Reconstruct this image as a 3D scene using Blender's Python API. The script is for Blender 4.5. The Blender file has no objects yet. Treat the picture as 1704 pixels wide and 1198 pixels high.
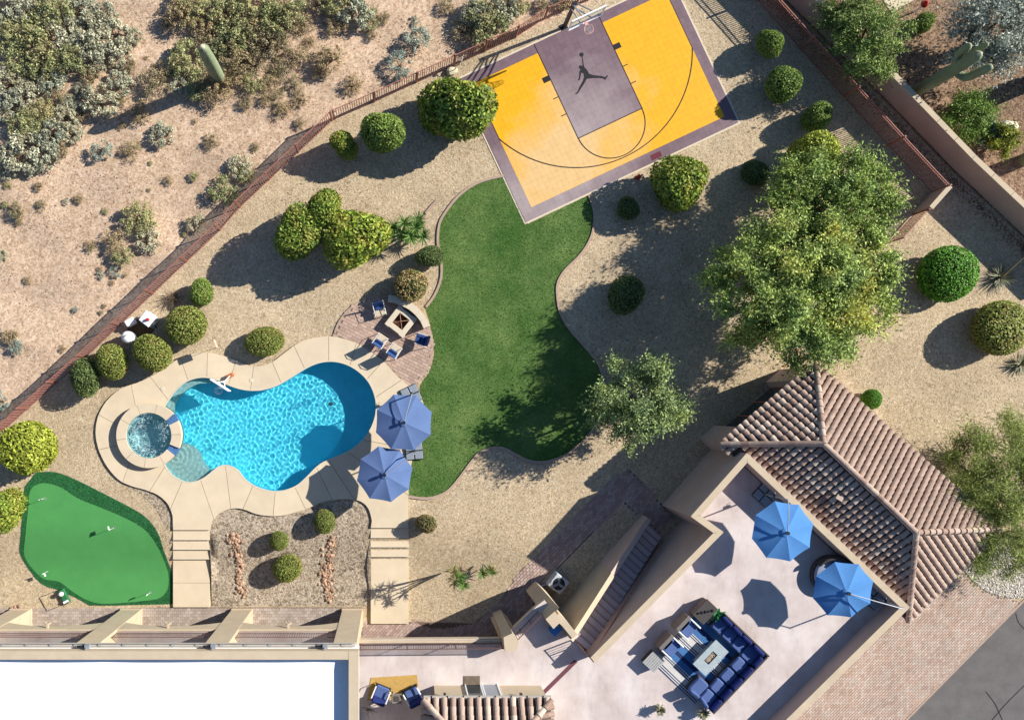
import bpy, bmesh, math, random
import numpy as np
from mathutils import Vector, Matrix, Euler
from mathutils.geometry import delaunay_2d_cdt

sc = bpy.context.scene
COL = sc.collection
PI = math.pi
rnd = random.Random(7)
R = math.radians

# ------------------------------------------------------------------ camera
# A drone looking straight down. The photograph is an off-centre crop of the frame,
# so the lens is shifted: the point below the camera lies at pixel (NX, NY) of 1704 x 1198.
H, NX, NY, S = 46.0, 660.0, 670.0, 31.0
cam = bpy.data.objects.new('camera', bpy.data.cameras.new('camera'))
COL.objects.link(cam)
cam.location = (0, 0, H)
cam.data.sensor_fit = 'HORIZONTAL'
cam.data.sensor_width = 36
cam.data.lens = S * H / 1704 * 36
cam.data.shift_x = (852 - NX) / 1704
cam.data.shift_y = (NY - 599) / 1704
cam.data.clip_end = 3000
sc.camera = cam

# ------------------------------------------------------------------ sky, sun, exposure
SUN_EL = R(31)
SDX, SDY = -0.933, -0.358            # direction in which shadows fall
world = bpy.data.worlds.new('World')
sc.world = world
world.use_nodes = True
_n = world.node_tree.nodes
_sky = _n.new('ShaderNodeTexSky')
_sky.sky_type = 'NISHITA'
_sky.sun_disc = False
_sky.sun_elevation = SUN_EL
_sky.sun_rotation = math.atan2(-SDX, -SDY)
_sky.altitude = 600
_sky.ozone_density = 6.0
_sky.dust_density = 0.6
world.node_tree.links.new(_sky.outputs[0], _n['Background'].inputs[0])
_n['Background'].inputs[1].default_value = 0.08
_l = bpy.data.lights.new('sun', 'SUN')
_l.energy = 5.0
_l.angle = R(0.5)
_l.color = (1, 0.97, 0.915)
_l.cycles.is_caustics_light = True
sun = bpy.data.objects.new('sun', _l)
COL.objects.link(sun)
sun.location = (40, 20, 60)
sun.rotation_euler = Vector((SDX * math.cos(SUN_EL), SDY * math.cos(SUN_EL), -math.sin(SUN_EL))).to_track_quat('-Z', 'Y').to_euler()
sc.view_settings.view_transform = 'Standard'
sc.view_settings.look = 'None'
sc.view_settings.gamma = 1
sc.view_settings.exposure = 0.76
sc.render.engine = 'CYCLES'
sc.cycles.use_denoising = True
sc.cycles.max_bounces = 8
sc.cycles.sample_clamp_indirect = 6

# ------------------------------------------------------------------ pixels to places
def ss(a, b, x):
    t = min(1, max(0, (x - a) / (b - a)))
    return t * t * (3 - 2 * t)
def gz_px(px, py):                   # the yard steps down towards the house
    return -0.55 * ss(872, 962, py) * (1 - ss(690, 960, px))
def gz(x, y):
    return gz_px(x * S + NX, -y * S + NY)
def P(px, py, z=0.0):
    k = (H - z) / H
    return ((px - NX) / S * k, -(py - NY) / S * k, z)
def P2(px, py, z=0.0):
    return P(px, py, z)[:2]
def G(px, py):                       # point on the ground under a pixel
    z = gz_px(px, py)
    x, y, _ = P(px, py, z)
    return (x, y, gz(x, y))
def poly(pts, z=0.0):
    return [P2(a, b, z) for a, b in pts]
def smooth(pts, n=6, closed=True):   # Catmull-Rom through the points
    m = len(pts); out = []
    rng = range(m) if closed else range(m - 1)
    for i in rng:
        if closed: p0, p1, p2, p3 = pts[i - 1], pts[i], pts[(i + 1) % m], pts[(i + 2) % m]
        else: p0, p1, p2, p3 = pts[max(i - 1, 0)], pts[i], pts[i + 1], pts[min(i + 2, m - 1)]
        for k in range(n):
            t = k / n
            out.append(tuple(0.5 * (2 * p1[d] + (p2[d] - p0[d]) * t + (2 * p0[d] - 5 * p1[d] + 4 * p2[d] - p3[d]) * t * t
                                    + (3 * p1[d] - p0[d] - 3 * p2[d] + p3[d]) * t ** 3) for d in range(len(p1))))
    if not closed: out.append(tuple(pts[-1]))
    return out
def inside(x, y, pl):
    c = False; j = len(pl) - 1
    for i in range(len(pl)):
        xi, yi = pl[i][0], pl[i][1]; xj, yj = pl[j][0], pl[j][1]
        if (yi > y) != (yj > y) and x < (xj - xi) * (y - yi) / (yj - yi) + xi: c = not c
        j = i
    return c
def inside_np(X, Y, pl):
    c = np.zeros(X.shape, bool); j = len(pl) - 1
    for i in range(len(pl)):
        xi, yi = pl[i][:2]; xj, yj = pl[j][:2]
        if yi != yj:
            c ^= ((yi > Y) != (yj > Y)) & (X < (xj - xi) * (Y - yi) / (yj - yi) + xi)
        j = i
    return c
def area(pl):
    return 0.5 * sum(pl[i - 1][0] * pl[i][1] - pl[i][0] * pl[i - 1][1] for i in range(len(pl)))

# ------------------------------------------------------------------ object helpers
def tag(o, label=None, cat=None, group=None, kind=None):
    if label: o['label'] = label
    if cat: o['category'] = cat
    if group: o['group'] = group
    if kind: o['kind'] = kind
    return o
def thing(name, label, cat, loc=(0, 0, 0), rz=0, group=None):
    o = bpy.data.objects.new(name, None)
    COL.objects.link(o)
    o.empty_display_size = 0.2
    o.location = loc
    o.rotation_euler = (0, 0, rz)
    return tag(o, label, cat, group)
def link(name, me, parent=None, loc=None):
    o = bpy.data.objects.new(name, me)
    COL.objects.link(o)
    if parent is not None: o.parent = parent
    if loc is not None: o.location = loc
    return o
def copy_tree(o, parent=None):
    c = o.copy()
    COL.objects.link(c)
    c.parent = parent
    for ch in list(o.children): copy_tree(ch, c)
    return c

class MB:
    """collects faces and makes one mesh object of them"""
    def __init__(s): s.v = []; s.f = []
    def add(s, vs, fs):
        o = len(s.v); s.v += [tuple(v) for v in vs]; s.f += [tuple(i + o for i in f) for f in fs]
        return s
    def box(s, c, size, rz=0.0, rx=0.0, ry=0.0):
        m = Euler((rx, ry, rz)).to_matrix(); c = Vector(c)
        vs = [c + m @ Vector((size[0] * a / 2, size[1] * b / 2, size[2] * d / 2)) for d in (-1, 1) for a, b in ((-1, -1), (1, -1), (1, 1), (-1, 1))]
        return s.add(vs, [(3, 2, 1, 0), (4, 5, 6, 7), (0, 1, 5, 4), (1, 2, 6, 5), (2, 3, 7, 6), (3, 0, 4, 7)])
    def rbox(s, c, size, rz=0.0, b=0.02, rx=0.0):       # box with bevelled edges
        x, y, z = [d / 2 for d in size]; b = min(b, x * .9, y * .9, z * .9)
        m = Euler((rx, 0, rz)).to_matrix(); c = Vector(c)
        rings = []
        for zz, ins in ((-z, b), (-z + b, 0), (z - b, 0), (z, b)):
            q = []
            for sx, sy, k in ((-1, -1, 0), (1, -1, 1), (1, 1, 0), (-1, 1, 1)):
                X, Y = x - ins, y - ins
                a1 = (sx * (X - b), sy * Y); a2 = (sx * X, sy * (Y - b))
                q += [a1, a2] if k else [a2, a1]
            rings.append([(u, w, zz) for u, w in q])
        vs = [c + m @ Vector(p) for r in rings for p in r]
        fs = [tuple(reversed(range(8))), tuple(range(24, 32))]
        for k in range(3):
            for i in range(8):
                j = (i + 1) % 8; fs.append((k * 8 + i, k * 8 + j, k * 8 + 8 + j, k * 8 + 8 + i))
        return s.add(vs, fs)
    def prism(s, pl, z0, z1, bottom=True):
        pl = [p[:2] for p in pl]
        if area(pl) < 0: pl = pl[::-1]
        n = len(pl)
        f0 = z0 if callable(z0) else (lambda x, y: z0)
        f1 = z1 if callable(z1) else (lambda x, y: z1)
        vs = [(x, y, f0(x, y)) for x, y in pl] + [(x, y, f1(x, y)) for x, y in pl]
        fs = [tuple(range(n, 2 * n))] + [(i, (i + 1) % n, n + (i + 1) % n, n + i) for i in range(n)]
        if bottom: fs.append(tuple(reversed(range(n))))
        return s.add(vs, fs)
    def tube(s, pts, r, n=8, cap=True):
        pts = [Vector(p) for p in pts]; m = len(pts); rings = []; ref = None
        for i, p in enumerate(pts):
            d = (pts[min(i + 1, m - 1)] - pts[max(i - 1, 0)])
            d = d.normalized() if d.length > 1e-9 else Vector((0, 0, 1))
            if ref is None:
                ref = d.orthogonal().normalized()
            ref = (ref - d * ref.dot(d)); ref = ref.normalized() if ref.length > 1e-6 else d.orthogonal().normalized()
            b = d.cross(ref); rr = r[i] if isinstance(r, (list, tuple)) else r
            rings.append([p + (ref * math.cos(2 * PI * k / n) + b * math.sin(2 * PI * k / n)) * rr for k in range(n)])
        fs = [(i * n + k, i * n + (k + 1) % n, (i + 1) * n + (k + 1) % n, (i + 1) * n + k) for i in range(m - 1) for k in range(n)]
        if cap: fs += [tuple(reversed(range(n))), tuple(range((m - 1) * n, m * n))]
        return s.add([v for q in rings for v in q], fs)
    def lathe(s, prof, n=24, c=(0, 0, 0), a0=0, a1=2 * PI):
        full = abs(a1 - a0 - 2 * PI) < 1e-6; k = n if full else n + 1
        vs = [(c[0] + r * math.cos(a0 + (a1 - a0) * i / n), c[1] + r * math.sin(a0 + (a1 - a0) * i / n), c[2] + z) for r, z in prof for i in range(k)]
        fs = []
        for j in range(len(prof) - 1):
            for i in range(n):
                i2 = (i + 1) % k
                fs.append((j * k + i, j * k + i2, (j + 1) * k + i2, (j + 1) * k + i))
        return s.add(vs, fs)
    def disc(s, c, r, n=24, z=None):
        return s.add([(c[0] + r * math.cos(2 * PI * i / n), c[1] + r * math.sin(2 * PI * i / n), c[2]) for i in range(n)], [tuple(range(n))])
    def mesh(s, name, mat, smooth=False, off=(0, 0, 0)):
        me = bpy.data.meshes.new(name)
        ox, oy, oz = off
        me.from_pydata([(x - ox, y - oy, z - oz) for x, y, z in s.v], [], s.f)
        for m in (mat if isinstance(mat, (list, tuple)) else [mat]): me.materials.append(m)
        if smooth: me.polygons.foreach_set('use_smooth', [True] * len(me.polygons))
        return me
    def obj(s, name, mat, parent=None, smooth=False, w=False, loc=None):
        """w: vertices are in world metres; they are moved into the frame of the parent thing"""
        off = (0, 0, 0)
        if w and parent is not None:
            off = Vector(parent.location)
            if parent.parent is not None: off = off + parent.parent.location
        return link(name, s.mesh(name, mat, smooth, off), parent, loc)

def np_mesh(name, V, F, mat, smooth=False):
    """V: n x 3, F: m x k (all faces with k corners)"""
    me = bpy.data.meshes.new(name)
    m, k = F.shape
    me.vertices.add(len(V)); me.vertices.foreach_set('co', np.asarray(V, np.float32).ravel())
    me.loops.add(m * k); me.loops.foreach_set('vertex_index', F.astype(np.int32).ravel())
    me.polygons.add(m)
    me.polygons.foreach_set('loop_start', np.arange(0, m * k, k, dtype=np.int32))
    me.polygons.foreach_set('use_smooth', [smooth] * m)
    me.update(calc_edges=True)
    me.validate()
    me.materials.append(mat)
    return me

def sheet(name, outline, mat, zf=0.0, holes=(), step=0.0, smooth_=True, off=(0, 0, 0)):
    """a flat or gently shaped sheet inside an outline (world xy), with holes"""
    f = zf if callable(zf) else (lambda x, y: zf)
    pts = []; edges = []
    for lp in [outline] + list(holes):
        b = len(pts); lp = [p[:2] for p in lp]
        pts += lp; edges += [(b + i, b + (i + 1) % len(lp)) for i in range(len(lp))]
    if step:
        a = np.array(outline)[:, :2]
        xs = np.arange(a[:, 0].min(), a[:, 0].max(), step) + 0.0137; ys = np.arange(a[:, 1].min(), a[:, 1].max(), step) + 0.0091
        X, Y = np.meshgrid(xs, ys)
        ok = inside_np(X, Y, outline)
        for h in holes: ok &= ~inside_np(X, Y, h)
        pts += list(zip(X[ok].tolist(), Y[ok].tolist()))
    r = delaunay_2d_cdt([Vector(p) for p in pts], edges, [], 0, 1e-5)
    vs, fs = r[0], r[2]
    tri = np.array([t for t in fs if len(t) == 3]); va = np.array([(v.x, v.y) for v in vs])
    c = va[tri].mean(1)
    ok = inside_np(c[:, 0], c[:, 1], outline)
    for h in holes: ok &= ~inside_np(c[:, 0], c[:, 1], h)
    tri = tri[ok]
    p = va[tri]; cr = (p[:, 1, 0] - p[:, 0, 0]) * (p[:, 2, 1] - p[:, 0, 1]) - (p[:, 1, 1] - p[:, 0, 1]) * (p[:, 2, 0] - p[:, 0, 0])
    tri[cr < 0] = tri[cr < 0][:, ::-1]
    V = np.array([(x - off[0], y - off[1], f(x, y) - off[2]) for x, y in va])
    return np_mesh(name, V, tri, mat, smooth_)

def ribbon(mb, pts, w, z0, z1, closed=False):
    """a kerb or wall of width w along a centre line (world xy); z0, z1 numbers or functions"""
    n = len(pts); L = []; Rr = []
    for i in range(n):
        a = pts[i - 1] if (closed or i) else pts[i]; b = pts[(i + 1) % n] if (closed or i < n - 1) else pts[i]
        dx, dy = b[0] - a[0], b[1] - a[1]; d = math.hypot(dx, dy) or 1
        L.append((pts[i][0] - dy / d * w / 2, pts[i][1] + dx / d * w / 2)); Rr.append((pts[i][0] + dy / d * w / 2, pts[i][1] - dx / d * w / 2))
    f0 = z0 if callable(z0) else (lambda x, y: z0); f1 = z1 if callable(z1) else (lambda x, y: z1)
    vs = []
    for i in range(n):
        l, r = L[i], Rr[i]; cx, cy = pts[i][:2]
        vs += [(*l, f0(cx, cy)), (*l, f1(cx, cy)), (*r, f1(cx, cy)), (*r, f0(cx, cy))]
    fs = []
    for i in range(n if closed else n - 1):
        a, b = i * 4, ((i + 1) % n) * 4
        fs += [(a + 1, a, b, b + 1), (a + 2, a + 1, b + 1, b + 2), (a + 3, a + 2, b + 2, b + 3)]
    if not closed: fs += [(0, 1, 2, 3), (n * 4 - 1, n * 4 - 2, n * 4 - 3, n * 4 - 4)]
    return mb.add(vs, fs)

# ------------------------------------------------------------------ materials
def lin(c): return tuple((v / 255 / 12.92) if v <= 10 else ((v / 255 + .055) / 1.055) ** 2.4 for v in c)
K = 1 / 1.45
def A(r, g, b, k=K): return tuple(min(.9, v * k) for v in lin((r, g, b)))     # colour of the surface itself from its sunlit look
class NT:
    def __init__(s, name):
        s.m = bpy.data.materials.new(name); s.m.use_nodes = True; s.t = s.m.node_tree; s.n = s.t.nodes; s.b = s.n['Principled BSDF']; s.out = s.n['Material Output']
    def new(s, ty, **kw):
        q = s.n.new('ShaderNode' + ty)
        for k, v in kw.items(): setattr(q, k, v)
        return q
    def l(s, a, b): s.t.links.new(a, b)
    def pos(s, scale=(1, 1, 1), rot=0, obj=False):
        g = s.new('TexCoord').outputs['Object'] if obj else s.new('NewGeometry').outputs['Position']
        mp = s.new('Mapping'); mp.inputs['Scale'].default_value = scale; mp.inputs['Rotation'].default_value = (0, 0, rot)
        s.l(g, mp.inputs['Vector']); return mp.outputs[0]
    def noise(s, scale, detail=4, rough=.6, vec=None):
        q = s.new('TexNoise'); q.inputs['Scale'].default_value = scale; q.inputs['Detail'].default_value = detail; q.inputs['Roughness'].default_value = rough
        s.l(vec if vec else s.pos(), q.inputs['Vector']); return q.outputs['Fac']
    def ramp(s, fac, stops):
        q = s.new('ValToRGB'); e = q.color_ramp.elements
        while len(e) < len(stops): e.new(.5)
        for x, (p, c) in zip(e, stops): x.position = p; x.color = (*c, 1) if len(c) == 3 else c
        s.l(fac, q.inputs[0]); return q.outputs[0]
    def mix(s, fac, a, b, ty='MIX'):
        q = s.new('Mix', data_type='RGBA', blend_type=ty)
        for i, v in ((0, fac), (6, a), (7, b)):
            if isinstance(v, (int, float)): q.inputs[i].default_value = v
            elif isinstance(v, tuple): q.inputs[i].default_value = (*v, 1)
            else: s.l(v, q.inputs[i])
        return q.outputs[2]
    def val(s, x): return (x, x, x)
    def bump(s, h, strength, dist=.004):
        q = s.new('Bump'); q.inputs['Strength'].default_value = strength; q.inputs['Distance'].default_value = dist
        s.l(h, q.inputs['Height']); s.l(q.outputs[0], s.b.inputs['Normal']); return q
    def base(s, c, rough=.8, spec=.3, metal=0):
        if isinstance(c, tuple): s.b.inputs['Base Color'].default_value = (*c, 1)
        else: s.l(c, s.b.inputs['Base Color'])
        s.b.inputs['Roughness'].default_value = rough; s.b.inputs['Specular IOR Level'].default_value = spec; s.b.inputs['Metallic'].default_value = metal
        return s.m
def mul(c, k): return tuple(min(1, v * k) for v in c)
def mat(name, c, var=.12, scale=3.0, rough=.8, bump=0.0, bscale=40.0, spec=.3, metal=0.0, rand=0.0, island=0.0, tint=None, fine=0.0):
    t = NT(name)
    n1 = t.noise(scale, 5)
    col = t.ramp(n1, [(.3, mul(c, 1 - var)), (.7, mul(tint or c, 1 + var))])
    if fine:
        n2 = t.noise(60, 2); col = t.mix(1.0, col, t.ramp(n2, [(.3, t.val(1 - fine)), (.7, t.val(1 + fine * .6))]), 'MULTIPLY')
    if rand: col = t.mix(1.0, col, t.ramp(t.new('ObjectInfo').outputs['Random'], [(0, t.val(1 - rand)), (1, t.val(1 + rand))]), 'MULTIPLY')
    if island: col = t.mix(1.0, col, t.ramp(t.new('NewGeometry').outputs['Random Per Island'], [(0, t.val(1 - island)), (1, t.val(1 + island))]), 'MULTIPLY')
    if bump: t.bump(t.noise(bscale, 3), bump)
    return t.base(col, rough, spec, metal)
def gravel(name, stops, scale, dark=.35, big=.5, bump=.6):
    """loose stone: one random colour for each stone, larger patches, dark gaps between"""
    t = NT(name)
    p = t.pos()
    v = t.new('TexVoronoi'); v.inputs['Scale'].default_value = scale; t.l(p, v.inputs['Vector'])
    sep = t.new('SeparateColor'); t.l(v.outputs['Color'], sep.inputs[0])
    col = t.ramp(sep.outputs[0], stops)
    v2 = t.new('TexVoronoi'); v2.inputs['Scale'].default_value = scale * .42; t.l(p, v2.inputs['Vector'])
    sp2 = t.new('SeparateColor'); t.l(v2.outputs['Color'], sp2.inputs[0])
    col = t.mix(1.0, col, t.ramp(sp2.outputs[1], [(0, t.val(1 - dark)), (.12, t.val(.92)), (.8, t.val(1.02)), (1, t.val(1.14))]), 'MULTIPLY')
    col = t.mix(1.0, col, t.ramp(t.noise(.35, 6, .65), [(.3, t.val(1 - .18 * big)), (.7, t.val(1 + .14 * big))]), 'MULTIPLY')
    col = t.mix(1.0, col, t.ramp(t.noise(.11, 4, .7), [(.35, (.93, .92, .9)), (.65, (1.05, 1.045, 1.04))]), 'MULTIPLY')
    q = t.new('TexVoronoi'); q.inputs['Scale'].default_value = scale; q.feature = 'DISTANCE_TO_EDGE'; t.l(p, q.inputs['Vector'])
    t.bump(q.outputs['Distance'], bump, .05)
    return t.base(col, .95, .1)
def leaf(name, c, spread=.5, yellow=None, yscale=.5, ypos=.62, trans=.25, dry=None, patch=0.0):
    """foliage: every leaf its own tone, some turning"""
    t = NT(name)
    r = t.new('NewGeometry').outputs['Random Per Island']
    col = t.ramp(r, [(0, mul(c, 1 - spread)), (.5, c), (.88, mul(c, 1 + spread)), (1, mul(dry or c, 1.3 + spread))])
    if yellow:
        col = t.mix(t.ramp(t.noise(yscale, 5, .7), [(ypos - .08, (0, 0, 0)), (ypos + .1, (1, 1, 1))]), col, t.mix(r, mul(yellow, .6), mul(yellow, 1.25)))
    if patch: col = t.mix(1.0, col, t.ramp(t.noise(patch, 3, .6), [(.35, (.72, .78, .8)), (.65, (1.2, 1.14, 1.0))]), 'MULTIPLY')
    col = t.mix(1.0, col, t.ramp(t.new('ObjectInfo').outputs['Random'], [(0, (.86, .9, .9)), (1, (1.14, 1.08, 1.0))]), 'MULTIPLY')
    t.base(col, .55, .25)
    tr = t.new('BsdfTranslucent'); t.l(col, tr.inputs[0])
    mx = t.new('MixShader'); mx.inputs[0].default_value = trans
    t.l(t.b.outputs[0], mx.inputs[1]); t.l(tr.outputs[0], mx.inputs[2]); t.l(mx.outputs[0], t.out.inputs[0])
    return t.m

M = {}
M['sand'] = gravel('desert_sand', [(0, A(196, 160, 128)), (.45, A(226, 194, 162)), (1, A(242, 214, 184))], 13, .3, 1.2, .35)
M['gravel'] = gravel('tan_gravel', [(0, A(180, 156, 122)), (.3, A(214, 189, 152)), (.75, A(224, 201, 166)), (1, A(240, 222, 192))], 20, .26, .9, .6)
M['grey_gravel'] = gravel('grey_gravel', [(0, A(140, 124, 104)), (.4, A(192, 172, 146)), (1, A(226, 208, 184))], 13, .4, .5, .8)
M['soil'] = gravel('brown_soil', [(0, A(110, 88, 70)), (.5, A(160, 130, 104)), (1, A(190, 160, 132))], 12, .4, 1, .7)
M['concrete'] = mat('deck_concrete', A(240, 218, 184), .06, 1.3, .75, .15, 90, fine=.07, rand=.035)
M['joint'] = mat('joint_filler', A(120, 102, 84), .2, 6)
M['coping'] = mat('pale_coping', A(238, 220, 190), .05, 2, .6, fine=.05)
M['plaster'] = mat('pool_plaster', (.11, .72, .86), .10, 1.2, .7, fine=.08)
M['spa_plaster'] = mat('spa_plaster', (.42, .66, .66), .2, 3, .7)
M['wtile'] = mat('waterline_tile', (.03, .1, .2), .4, 20, .25, spec=.5)
M['stucco'] = mat('sand_stucco', A(222, 200, 168), .07, 1.5, .9, .5, 60, fine=.06)
M['stucco_pink'] = mat('pink_stucco', A(224, 194, 176), .08, 1.0, .9, .5, 60, fine=.07)
_t = NT('terrace_coating')
_c = _t.ramp(_t.noise(.55, 5), [(.3, A(208, 188, 178)), (.7, A(244, 230, 222))])
_c = _t.mix(1.0, _c, _t.ramp(_t.noise(2.6, 9, .78, _t.pos((1, .35, 1), .8)), [(.3, _t.val(.84)), (.5, _t.val(1)), (.8, _t.val(1.03))]), 'MULTIPLY')
_c = _t.mix(1.0, _c, _t.ramp(_t.noise(40, 3), [(.3, _t.val(.95)), (.7, _t.val(1.04))]), 'MULTIPLY')
_t.bump(_t.noise(50, 3), .12); M['deckfloor'] = _t.base(_c, .7, .3)
_t = NT('white_roof_coating')
_c = _t.mix(_t.ramp(_t.noise(.28, 6, .7), [(.5, (0, 0, 0)), (.78, (.5, .5, .5))]), (.80, .81, .81), (.62, .60, .56))
_c = _t.mix(_t.ramp(_t.noise(2.2, 5, .7), [(.6, (0, 0, 0)), (.8, (.35, .35, .35))]), _c, (.60, .55, .48))
_t.bump(_t.noise(9, 3), .3, .01); M['white_roof'] = _t.base(_c, .6, .3)
M['iron'] = mat('rust_brown_iron', A(186, 122, 104), .15, 9, .6, fine=.1)
M['black'] = mat('black_metal', (.018, .018, .022), .2, 9, .45)
M['grey_metal'] = mat('grey_metal', (.3, .33, .36), .1, 9, .4, metal=.3)
M['iron_pale'] = mat('brown_iron', A(120, 84, 74), .1, 9, .6)
M['white'] = mat('white_paint', (.78, .78, .76), .05, 4, .5)
M['asphalt'] = mat('asphalt', A(124, 118, 114), .16, 1.2, .9, .6, 90, fine=.3)

# ================================================================== THE SETTING: ground
def struct(name, me, loc=None):
    return tag(link(name, me, None, loc), kind='structure')

POOL = [(273, 677), (280, 666), (292, 650), (306, 637), (320, 630.5), (336, 627.5), (352, 629), (366, 634), (380, 640), (396, 645.7), (412, 648.7),
        (430, 649), (446, 646), (463, 640), (484, 628), (507, 613.5), (527, 604.5), (547, 601), (567, 603), (587, 611), (604, 624), (616, 639), (623.5, 657), (626.5, 674),
        (624.5, 694), (617, 714), (604, 732), (584, 749), (560, 760.5), (533, 772.5), (510, 794.5), (495, 807.5), (476, 815.5), (458, 818), (440, 815), (421, 807.5),
        (406, 796), (396, 783), (384, 776), (372, 774.5), (362, 778), (352, 786), (340, 795), (327, 801), (314, 803), (300, 799), (288, 792), (278, 781), (273, 772)]
SPA_C, SPA_RO, SPA_RI = (248, 724.5), 53.5, 38.0
pool_px = smooth(POOL, 4, closed=False)
def spa_arc(r, a0, a1, n):
    return [(SPA_C[0] + r * math.cos(a0 + (a1 - a0) * i / n), SPA_C[1] + r * math.sin(a0 + (a1 - a0) * i / n)) for i in range(n + 1)]
aS, aE = math.atan2(772 - SPA_C[1], 273 - SPA_C[0]), math.atan2(677 - SPA_C[1], 273 - SPA_C[0])
left_arc = spa_arc(SPA_RO, aS, aE + 2 * PI, 40)[1:-1]
right_arc = spa_arc(SPA_RO, aS, aE, 20)[1:-1]
DZ = 0.12
inner_loop = poly(pool_px + left_arc, DZ)
pool_loop = poly(pool_px + right_arc, DZ)
OUT = [(288, 882), (287, 859), (280, 840), (263, 824), (241, 815), (219, 809), (197, 798), (179, 778), (167, 756), (160, 733), (159, 712), (164, 690), (177, 667), (200, 647), (227, 637), (250, 627),
       (277, 610), (300, 595), (327, 587), (354, 587), (377, 593.5), (400, 603), (417, 608), (433, 608.5), (453, 602), (473, 587), (497, 570), (520, 562), (547, 559.5), (567, 562), (593, 571), (617, 585), (638, 600),
       (650, 613), (663, 627), (680, 641), (692, 648), (704, 668), (707, 690), (702, 718), (691, 748), (685, 772), (681, 800), (680, 824), (680, 878.5), (617, 878.5), (618.5, 866), (614, 849), (605, 837.5), (590, 831.5),
       (561, 831), (539, 835), (517, 844), (491, 853), (469, 858), (447, 858.5), (425, 855), (404, 847), (384, 846.5), (366, 854), (353, 868), (349, 882)]
i1 = OUT.index((680, 824)); i2 = OUT.index((617, 878.5))
outer_px = [OUT[0]] + smooth(OUT[1:i1 + 1], 3, False) + [(680, 878.5), (617, 878.5)] + smooth(OUT[i2 + 1:-1], 3, False) + [OUT[-1]]
outer_loop = poly(outer_px, DZ)
def grow(pl, d):
    n = len(pl); sg = 1 if area(pl) > 0 else -1; out = []
    for i in range(n):
        a, b = pl[i - 1], pl[(i + 1) % n]; dx, dy = b[0] - a[0], b[1] - a[1]; q = math.hypot(dx, dy) or 1
        out.append((pl[i][0] + sg * dy / q * d, pl[i][1] - sg * dx / q * d))
    return out
pool_hole = grow(inner_loop, 0.28)

YARD = [(-90, 800), (0, 722), (144, 594), (367, 383), (400, 345), (497, 254), (553, 201), (623, 170), (693, 138), (755, 110), (858, 63), (1010, -8), (1010, -80), (1220, -80), (1298, -4), (1347, 43), (1464, 160), (1577, 277),
        (1701, 394), (1790, 480), (1790, 1300), (-90, 1300)]
yard = poly(YARD)
def hill(x, y):
    px, py = x * S + NX, -y * S + NY
    z = gz_px(px, py)
    return z
def rough_desert(x, y):
    z = hill(x, y)
    if not inside(x, y, yard):
        z += 0.035 * math.sin(x * 1.3 + 2 * math.sin(y * .7)) + 0.03 * math.sin(y * 1.9 + x * .6) - .03
    return z - 0.012
big = [(-40, -30), (50, -30), (50, 36), (-40, 36)]
struct('ground', sheet('ground', big, M['sand'], rough_desert, [pool_hole], .55))
far = [(-900, -900), (900, -900), (900, 900), (-900, 900)]
struct('far_ground', sheet('far_ground', far, M['sand'], -.06, [[(-39.9, -29.9), (49.9, -29.9), (49.9, 35.9), (-39.9, 35.9)]]))
struct('gravel_yard', sheet('gravel_yard', yard, M['gravel'], lambda x, y: gz(x, y) + .004, [pool_hole], .42))
grey_bits = [[(287, 858), (280, 840), (263, 824), (241, 815), (219, 809), (197, 798), (186, 786), (205, 805), (235, 822), (258, 843), (272, 870), (281, 905), (287, 905)],
             [(349, 882), (353, 868), (366, 854), (384, 846), (404, 847), (447, 858), (491, 853), (539, 835), (590, 831), (612, 846), (617, 878), (617, 1012), (349, 1012)]]
for g in grey_bits:
    struct('grey_gravel_bed', sheet('grey_gravel_bed', poly(g), M['grey_gravel'], lambda x, y: gz(x, y) + .016, (), .42))
nb = [(1298, -4), (1347, 43), (1464, 160), (1577, 277), (1701, 394), (1790, 480), (1900, 480), (1900, -90), (1210, -90)]
struct('neighbour_yard', sheet('neighbour_yard', poly(nb), M['soil'], .07, (), 1.5))

# a scatter of loose stones that catch the light
def scatter(n, ok, seed, zf):
    g = np.random.default_rng(seed); out = []
    X = g.uniform(-24, 38, n); Y = g.uniform(-17, 23, n)
    keep = ok(X, Y)
    return np.stack([X[keep], Y[keep], np.array([zf(x, y) for x, y in zip(X[keep], Y[keep])])], 1)
def stones(name, pts, r0, r1, m, seed=1, flat=.6):
    g = np.random.default_rng(seed); n = len(pts)
    base = np.array([(1, 0, 0), (-.5, .87, 0), (-.5, -.87, 0), (.1, .1, 1), (.55, .95, .45), (-1, 0, .4), (.5, -.9, .5)])
    F = np.array([(0, 4, 3), (4, 1, 3), (1, 5, 3), (5, 2, 3), (2, 6, 3), (6, 0, 3), (0, 1, 4), (1, 2, 5), (2, 0, 6)])
    r = g.uniform(r0, r1, (n, 1, 1)) * g.uniform(.75, 1.25, (n, 7, 3)); a = g.uniform(0, 6.28, n)
    V = base[None] * r; c, s_ = np.cos(a)[:, None], np.sin(a)[:, None]
    V = np.stack([V[..., 0] * c - V[..., 1] * s_, V[..., 0] * s_ + V[..., 1] * c, V[..., 2] * flat], -1) + pts[:, None]
    FF = (F[None] + 7 * np.arange(n)[:, None, None]).reshape(-1, 3)
    return np_mesh(name, V.reshape(-1, 3), FF, m)
M['pebble'] = mat('loose_pebble', A(206, 180, 144), .1, 3, .9, island=.4)
M['deskpeb'] = mat('desert_pebble', A(176, 140, 112), .1, 3, .9, island=.5)

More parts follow.
